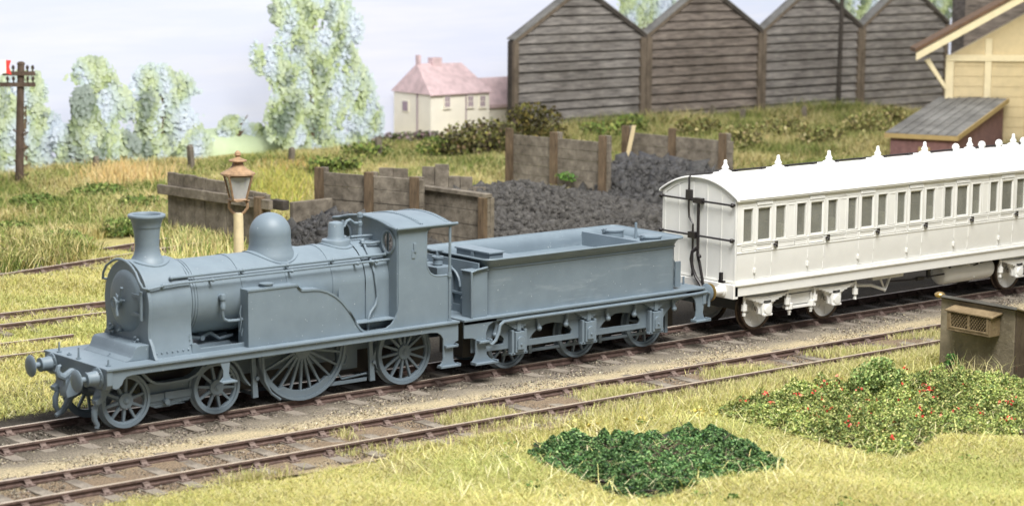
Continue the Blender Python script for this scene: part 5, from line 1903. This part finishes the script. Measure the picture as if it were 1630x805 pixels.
ep.tube([(xe, -.06, 3.0), (xe, -.06, 1.75), (xe, -.12, 1.6), (xe - .02, -.30, 1.05), (xe - .04, -.33, .9)], .034, 8)
ep.tube([(xe - .02, -.06, 1.92), (xe - .08, .04, 1.82), (xe - .09, .06, 1.65), (xe - .08, .02, 1.45), (xe - .06, -.08, 1.25), (xe - .06, -.22, 1.12), (xe - .06, -.30, 1.0)], .04, 8)
ep.ball((xe - .05, -.17, 1.74), .05, 6)
ep.box(X0 - .07, X0 - .018, -.82, -.74, 1.24, 1.44).box(X0 - .09, X0 - .018, -.90, -.74, 1.22, 1.265)
ep.build('end_pipework', 'black', co)

# inside: floor, partitions and seats
b = MB()
b.box(X0 + .06, X1 - .06, -1.14, 1.14, 1.22, 1.28)
for k in range(NC + 1):
    x = X0 + .06 + PITCH * k - (.06 if k else 0)
    b.box(x, x + .05, -1.14, 1.14, 1.28, 3.1)
for k in range(NC):
    x = X0 + PITCH * k
    b.box(x + .12, x + .55, -1.12, 1.12, 1.28, 1.75).box(x + 1.15, x + 1.62, -1.12, 1.12, 1.28, 1.75)
    b.box(x + .12, x + .22, -1.12, 1.12, 1.75, 2.45).box(x + 1.52, x + 1.62, -1.12, 1.12, 1.75, 2.45)
b.build('interior', plain('interior_grey', (.42, .42, .36), .7), co)

# solebars, headstock, buffers
sb_ = MB()
for s in (-1, 1):
    y0, y1 = sorted((s * 1.24, s * 1.12))
    sb_.box(X0 - .05, X1 + .05, y0, y1, .93, 1.20)
    y0, y1 = sorted((s * 1.275, s * 1.12))
    sb_.box(X0 - .05, X1 + .05, y0, y1, 1.165, 1.215)
sb_.box(X0 - .10, X0 + .05, -1.24, 1.24, .88, 1.205).box(X1 - .05, X1 + .10, -1.24, 1.24, .88, 1.205)
sb_.build('solebar', Wt, co, bevel=.01)
for s in (-1, 1):
    y = s * .87
    for xx, sg in ((X0 - .10, -1), (X1 + .10, 1)):
        bf = MB().lathe([(0, xx), (.15, xx), (.15, xx + sg * .03), (.105, xx + sg * .05), (.095, xx + sg * .26), (.075, xx + sg * .27), (0, xx + sg * .27)], (0, y, 1.045), 'x', 20).build('buffer', Wt, co, sharp=40)
        MB().lathe([(0, xx + sg * .22), (.055, xx + sg * .25), (.07, xx + sg * .27), (.15, xx + sg * .33), (.20, xx + sg * .36), (.205, xx + sg * .375), (.17, xx + sg * .40), (0, xx + sg * .41)], (0, y, 1.045), 'x', 24).build('buffer_head', 'brass', bf, sharp=40)

# bogies
CB = (17.62, 26.72)
WB = 1.155
w0 = None
for cb in CB:
    for s in (-1, 1):
        b = MB()
        y0, y1 = sorted((s * .98, s * 1.05))
        b.prism([(cb - 1.75, .90), (cb - 1.75, .80), (cb - 1.5, .76), (cb + 1.5, .76), (cb + 1.75, .80), (cb + 1.75, .90)], 'y', s * 1.05, s * .97)
        b.box(cb - .42, cb + .42, y0, y1, .52, .80)
        b.box(cb - .40, cb + .40, min(s * .9, s * 1.12), max(s * .9, s * 1.12), .44, .50)
        for x in (cb - .36, cb + .36):
            b.cyl((x, s * 1.08, .30), (x, s * 1.08, .78), .035, n=8).cyl((x, s * 1.08, .44), (x, s * 1.08, .58), .085, n=10).cyl((x, s * 1.08, .36), (x, s * 1.08, .41), .055, n=6)
        bf = b.build('bogie_frame', Wt, co, bevel=.008)
        for d in (-WB, WB):
            x = cb + d
            hg = MB()
            for k in range(5):
                w = .70 - .11 * k
                z = .80 - .035 * k
                hg.prism([(x - w, z + .035), (x - w, z + .065), (x, z + .03), (x + w, z + .065), (x + w, z + .035), (x, z)], 'y', s * 1.06, s * 1.15)
            hg.build('leaf_spring', Wt, bf)
            ax = MB()
            ax.prism([(x - .15, .40), (x + .15, .40), (x + .17, .58), (x + .12, .74), (x - .12, .74), (x - .17, .58)], 'y', s * .98, s * 1.15)
            ax.lathe([(0, s * 1.14), (.12, s * 1.15), (.11, s * 1.20), (0, s * 1.21)], (x, 0, .52), 'y', 14)
            ax.box(x - .14, x + .14, min(s * 1.1, s * 1.19), max(s * 1.1, s * 1.19), .38, .43)
            ax.prism([(x - .36, .76), (x - .30, .66), (x - .22, .55), (x - .20, .42), (x - .13, .42), (x - .13, .76)], 'y', s * 1.0, s * 1.07)
            ax.prism([(x + .36, .76), (x + .30, .66), (x + .22, .55), (x + .20, .42), (x + .13, .42), (x + .13, .76)], 'y', s * 1.0, s * 1.07)
            ax.build('axle_box', Wt, bf, bevel=.008, sharp=40)
            for e in (-.70, .70):
                MB().cyl((x + e, s * 1.10, .46), (x + e, s * 1.10, .88), .032, n=8).cyl((x + e, s * 1.10, .56), (x + e, s * 1.10, .70), .07, n=10).cyl((x + e, s * 1.10, .44), (x + e, s * 1.10, .50), .045, n=6).build('spring_bolt', Wt, bf)
            if w0 is None:
                w0 = wheel('wheel', co, x, .50, 0, .10, s, mat=Wt, tyre='steel', disc=True, ya=.72)
            else:
                wheel_copy(w0, co, x, s, .50, .3, ya=.72)
for cb in CB:
    for d in (-WB, WB):
        MB().cyl((cb + d, -.8, .5), (cb + d, .8, .5), .06).build('axle', 'steel', co)
    MB().box(cb - 1.5, cb + 1.5, -.45, .45, .45, .9).build('bogie_bolster', 'black', co)
MB().box(X0, X1, -.9, .9, .90, 1.2).build('underframe', 'black', co)
# gas tank, queen posts and truss rods between the bogies
tk = MB()
L0, L1 = 22.75, 24.75
tk.lathe([(0, L0), (.12, L0), (.22, L0 + .04), (.26, L0 + .10), (.27, L0 + .16), (.27, L1 - .16), (.26, L1 - .10), (.22, L1 - .04), (.12, L1), (0, L1)], (0, -.62, .66), 'x', 28)
tk.xform(Matrix.Translation((.1, -.12, 0)))
tk.build('gas_tank', Wt, co, sharp=40)
for x in (20.7, 24.0):
    b = MB()
    b.tube([(x - .25, -.95, .95), (x, -.95, .50), (x + .25, -.95, .95)], .035, 6)
    if x < 22:
        b.tube([(19.2, -.95, .78), (20.2, -.95, .68), (20.7, -.95, .52)], .04, 6)
        b.box(20.2, 21.3, -1.0, -.6, .80, .92)
    b.build('queen_post', Wt, co)
b = MB()
b.tube([(20.9, -.9, .70), (21.6, -.9, .66), (23.4, -.95, .70), (24.0, -.95, .80), (25.0, -.95, .98)], .022, 6)
b.tube([(20.7, .9, .52), (24.0, .9, .52)], .03, 6)
b.box(22.3, 22.4, -.92, -.86, .64, .95).box(23.05, 23.12, -.96, -.9, .68, .95).box(21.9, 22.15, -.94, -.86, .62, .70)
b.build('truss_rod', 'black', co)

# ------------------------------------------------------------------ grass


def blades(name, x, y, z, h, lean, w, cols, rng, label):
    n = len(x)
    a = rng.uniform(0, 2 * PI, n)
    l = lean * h
    ca = rng.uniform(0, 2 * PI, n)
    ww = w * rng.uniform(.7, 1.3, n)
    B = np.stack([x, y, z], 1)
    side = np.stack([np.cos(ca), np.sin(ca), np.zeros(n)], 1) * ww[:, None] * .5
    mid = B + np.stack([np.cos(a) * l * .38, np.sin(a) * l * .38, h * .6], 1)
    tip = B + np.stack([np.cos(a) * l, np.sin(a) * l, h * np.clip(1.05 - lean * .35, .2, 1)], 1)
    V = np.stack([B - side, B + side, mid - side * .7, mid + side * .7, tip], 1).reshape(-1, 3)
    i = np.arange(n)[:, None] * 5
    F = np.concatenate([i + np.array([[0, 1, 3]]), i + np.array([[0, 3, 2]]), i + np.array([[2, 3, 4]])])
    o = fast_mesh(name, V, F, np.concatenate([cols] * 3), 'blade')
    return tag(o, label, 'grass', kind='stuff')


def scatter(n, x0, x1, y0, y1, mask, rng):
    x = rng.uniform(x0, x1, n)
    y = rng.uniform(y0, y1, n)
    k = mask(x, y)
    return x[k], y[k]


def visible(x, y, pad=3.5):
    dx, dy = x - CAMP.x, y - CAMP.y
    d = dx * _fw.x + dy * _fw.y
    l = dx * RX.x + dy * RX.y
    return np.abs(l) < d * .2235 / .985 + pad


rng = np.random.default_rng(77)
hutm = lambda x, y: (x > 16.8) & (x < 19.2) & (y > -7.95) & (y < -5.8)
STRAW = [(.74, .655, .235), (.80, .73, .33), (.68, .625, .20), (.60, .595, .17), (.49, .515, .14), (.85, .785, .48)]


def patch(x, y, f, s):
    return .5 + .25 * (np.sin(x * f + s) * np.cos(y * f * 1.3 - s) + np.sin((x + y) * f * .63 + 2 * s) * np.cos((x - 1.4 * y) * f * .5))


def field_cols(x, y, rng, warm, green):
    n = len(x)
    g = np.clip(patch(x, y, .9, 1.7) + rng.normal(0, .22, n) + green, 0, 1)
    base = np.where((g > .62)[:, None], pick([(.58, .60, .19), (.47, .52, .15), (.66, .65, .26)], [3, 2, 2], n, rng), pick(STRAW, [4, 3, 3, 2, 1, 1.5], n, rng))
    tone = .93 + .14 * patch(x, y, .55, 3.3)
    bare = np.clip((patch(x, y, 1.05, 5.2) + rng.normal(0, .06, n) - .84) * 6, 0, 1)[:, None]
    base = base * (1 - bare) + np.array((.46, .36, .24)) * bare
    return np.clip(base * warm * tone[:, None], 0, 1)


# front field
def m1(x, y):
    edge = -4.95 - .25 * np.sin(x * 1.1) - .15 * np.sin(x * 3.1)
    return visible(x, y) & (y < edge) & ~hutm(x, y) & ~(in_poly(x, y, BED1) & (edge_in(x, y, BED1) > .03)) & ~(in_poly(x, y, BED2) & (edge_in(x, y, BED2) > .03))


x, y = scatter(680000, -8, 24, -17, -4.6, m1, rng)
n = len(x)
h = rng.uniform(.07, .19, n) * (.85 + .3 * patch(x, y, 1.4, .3))
lean = rng.uniform(.7, 2.9, n)
near = np.exp(-((y + 5.3) / .6) ** 2) * (x > 4.5)
h = h * (1 + .7 * near)
lean = lean * (1 - .7 * near)
blades('grass', x, y, hgt(x, y) - .02, h, lean, .0095, field_cols(x, y, rng, .72, -.09 + .42 * np.clip((x - 10.5) / 3, 0, 1) * np.clip((-10.0 - y) / 1.2, 0, 1)), rng, 'dry straw-yellow grass covering the front field round the two plant beds')
# long single straws
x, y = scatter(2600, 2, 19, -11, -5, lambda x, y: visible(x, y) & ~hutm(x, y), rng)
n = len(x)
blades('grass_stalks', x, y, hgt(x, y), rng.uniform(.25, .5, n), rng.uniform(.8, 2.0, n), .012, pick([(.72, .66, .40), (.66, .62, .25), (.55, .56, .2)], [2, 2, 1], n, rng), rng, 'longer pale straws lying across the front grass')


# tufts in and beside the nearest track, thicker to the right
def m2(x, y):
    p = patch(x, y, 1.7, 4.1) + .02 * (x - 8)
    inb = (y > -4.15) & (y < -3.0)
    return visible(x, y) & (np.abs(y + 2.92) > .1) & (np.abs(y + 4.24) > .1) & (((p + rng.normal(0, .07, len(x)) > .66) & inb & (x > 3)) | ((p + rng.normal(0, .1, len(x)) > .45) & (y < -4.35) & (x > -.5)))


x, y = scatter(90000, -6, 21, -5.05, -3.0, m2, rng)
n = len(x)
blades('track_grass', x, y, np.full(n, -.18), rng.uniform(.10, .25, n), rng.uniform(.1, .8, n), .012, pick([(.58, .52, .27), (.50, .48, .18), (.40, .42, .13)], [3, 2, 1], n, rng), rng, 'sparse straw tufts growing between the rails of the front track')


# field behind the locomotive
def m3(x, y):
    tr = (np.abs(y - 10.93) < .82) & (patch(x, y, 1.1, 2.0) < .62)
    for r in (8.19, 10.27, 11.59):
        tr = tr | (np.abs(y - r) < .12)
    e = np.abs((y - 17.65) - (x - 6.9) * .25)
    far = (e < .95) & (x < 14) & (patch(x, y, 1.3, .4) < .7)
    return visible(x, y) & ~tr & ~far & (y > 1.6 + 2.9 * np.clip((x - .8) / 2.5, 0, 1)) & (y < 20) & ~((x > 15) & (y > 12.5)) & (x < 17)


x, y = scatter(330000, -12, 17, 1.9, 20, m3, rng)
n = len(x)
blades('grass', x, y, hgt(x, y) - .02, rng.uniform(.12, .32, n) * (.7 + .6 * patch(x, y, 1.2, 1.1)), rng.uniform(.5, 2.2, n), .014, field_cols(x, y, rng, .77, -.06), rng, 'straw and pale green grass between the tracks behind the locomotive')


# green bank and rough growth in the distance
def m4(x, y):
    coal = (x > 15.3) & (y < 21.3 - 0.0 * x) & (x < 37)
    lowf = (x > 10.5) & (x < 15.6) & (y < 22.2)
    return visible(x, y, 2.5) & ~lowf & (y > 18.9 + np.clip((x - 11.8) * .25, -1.6, .6)) & (y < 38.6) & ~coal & ~((x > 40.5) & (y > 37.5))


x, y = scatter(380000, 5, 62, 17.0, 38.3, m4, rng)
n = len(x)
pt = patch(x, y, .55, 2.3)
hh = rng.uniform(.25, .75, n) * (.55 + .8 * pt)
hh = np.where((x < 16) & (y < 24), hh * 1.15, hh * .85) * np.where(y > 35.5, np.where(x < 41, .7, 1.4), 1) * np.where((x > 40) & (y > 24), 1.35, 1)
gcol = pick([(.19, .24, .06), (.11, .15, .04), (.27, .31, .085), (.36, .38, .125)], [3, 3, 3, 2], n, rng, .2)
scol = pick([(.54, .465, .21), (.44, .39, .15), (.64, .56, .30)], [2, 2, 1], n, rng, .2)
c = np.where((patch(x, y, .9, .9) + rng.normal(0, .2, n) > .5)[:, None], gcol, scol)
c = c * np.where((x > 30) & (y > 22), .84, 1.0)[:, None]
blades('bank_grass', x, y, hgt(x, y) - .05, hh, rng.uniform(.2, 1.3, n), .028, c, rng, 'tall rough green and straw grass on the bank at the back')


def tuftpatch(u0, u1, v0, v1, n, pal, wts, hmin, hmax, label, name):
    us, vs = rng.normal((u0 + u1) / 2, (u1 - u0) / 3.4, n), rng.normal((v0 + v1) / 2, (v1 - v0) / 3, n)
    r = np.array(_fw)[None] + np.array(_r2)[None] * ((us - 815) / 3658.8)[:, None] + np.array(_u2)[None] * ((402.5 - vs) / 3658.8)[:, None]
    P = np.array(CAMP)[None] + r * ((-.15 - CAMP.z) / r[:, 2])[:, None]
    k = P[:, 1] < 39.5
    P = P[k]
    n = len(P)
    blades(name, P[:, 0], P[:, 1], P[:, 2] - .05, rng.uniform(hmin, hmax, n), rng.uniform(.1, .7, n), .035, pick(pal, wts, n, rng, .2), rng, label)


tuftpatch(150, 245, 278, 300, 2600, [(.66, .48, .20), (.72, .57, .30), (.54, .42, .17)], [2, 2, 1], .35, .8, 'orange-yellow straw clump at the foot of the dark-hearted tree', 'straw_grass')
tuftpatch(400, 490, 285, 330, 2600, [(.52, .47, .10), (.38, .40, .10), (.50, .42, .16)], [1, 2, 1], .3, .7, 'yellow-flecked grass between the street lamp and the speckled wall', 'straw_grass')
tuftpatch(425, 500, 262, 274, 700, [(.72, .42, .16), (.66, .50, .2)], [2, 1], .3, .6, 'small orange straw tuft beside the green shrub behind the speckled wall', 'straw_grass')
tuftpatch(255, 400, 340, 400, 5200, [(.56, .50, .22), (.66, .58, .30), (.28, .34, .10), (.20, .26, .07)], [3, 2, 2, 1], .25, .6, 'tangled straw and green growth against the foot of the tarred fence', 'tangled_grass')
# yellow flower heads in the front grass
fy = []
for (u, v) in ((1114, 653), (1119, 660), (997, 668), (1026, 666), (935, 679), (916, 671)):
    r = _fw + _r2 * ((u - 815) / 3658.8) + _u2 * ((402.5 - v) / 3658.8)
    p = CAMP + r * ((-.1 - CAMP.z) / r.z)
    k = 16
    P = np.array(p)[None] + rng.normal(0, 1, (k, 3)) * np.array([.13, .10, .045])
    o = foliage('flower_patch', P, .055, [(.62, .52, .12), (.66, .58, .22)], [1, 1], rng, .7, 1.6)
    tag(o, 'small bright yellow patch in the straw grass beside the front track', 'flower patch', 'yellow patches in the front grass')
# weeds by the hut foot
q = []
for k in range(110):
    q.append((16.75 - rng.uniform(0, .35), rng.uniform(-7.9, -6.6)))
q = np.array(q)
blades('straw_tuft', q[:, 0], q[:, 1], np.full(len(q), -.18), rng.uniform(.3, .75, len(q)), rng.uniform(.2, 1.2, len(q)), .014, pick([(.62, .54, .28), (.50, .50, .2)], [2, 1], len(q), rng), rng, 'long bent straws at the foot of the hut wall')

# leafy weeds on the green bank
for i, (u, v, ru, rv, lab) in enumerate(((160, 300, 46, 18, 'dark green leafy weed patch on the bank right of the telegraph pole'), (60, 315, 40, 15, 'dark green leafy weed patch on the bank just below the telegraph pole'),
                                         (95, 372, 45, 16, 'green weed patch low on the bank above the dark overgrown track'), (225, 318, 40, 18, 'green weed patch on the bank left of the tarred fence'),
                                         (200, 355, 40, 16, 'green weed patch on the bank right beside the chimney'), (20, 360, 35, 18, 'green weed patch at the left edge of the bank'))):
    r = _fw + _r2 * ((u - 815) / 3658.8) + _u2 * ((402.5 - v - rv) / 3658.8)
    p = CAMP + r * ((-.15 - CAMP.z) / r.z)
    sc = (p - CAMP).dot(_fw) / 3658.8
    bush('weed_patch', lab, 'weeds', (p.x, p.y, -.15 + rv * sc * .5), (ru * sc * 1.1, ru * sc * 1.3, rv * sc * .95), 1500, .085, [(.13, .19, .05), (.20, .27, .07), (.08, .12, .035), (.30, .35, .11)], [4, 3, 2, 1], 150 + i, 'weeds on the green bank', stems=False)

# small dark weeds dotted through the front grass
x, y = scatter(46, 3, 18, -13, -5.6, lambda x, y: visible(x, y, -.5) & ~hutm(x, y) & ~in_poly(x, y, BED1) & ~in_poly(x, y, BED2), rng)
Pw = np.concatenate([np.stack([np.full(26, a), np.full(26, b_), np.full(26, 0.)], 1) + rng.normal(0, 1, (26, 3)) * np.array([.09, .09, .03]) for a, b_ in zip(x, y)])
Pw[:, 2] = hgt(Pw[:, 0], Pw[:, 1]) + rng.uniform(.0, .14, len(Pw))
o = foliage('weeds', Pw, .045, [(.12, .20, .05), (.20, .28, .07), (.08, .14, .04)], [2, 2, 1], rng, .8, 1.6)
tag(o, 'small dark green weeds dotted about the straw grass in front', 'weeds', kind='stuff')
p = at(1387, 204, 29.5)
Pw = np.array(p)[None] + rng.normal(0, 1, (40, 3)) * .075
o = foliage('white_flower', Pw, .09, [(.85, .83, .78)], [1], rng, .8, 1.2)
tag(o, 'single white flower head in the rough grass left of the lean-to', 'flower')
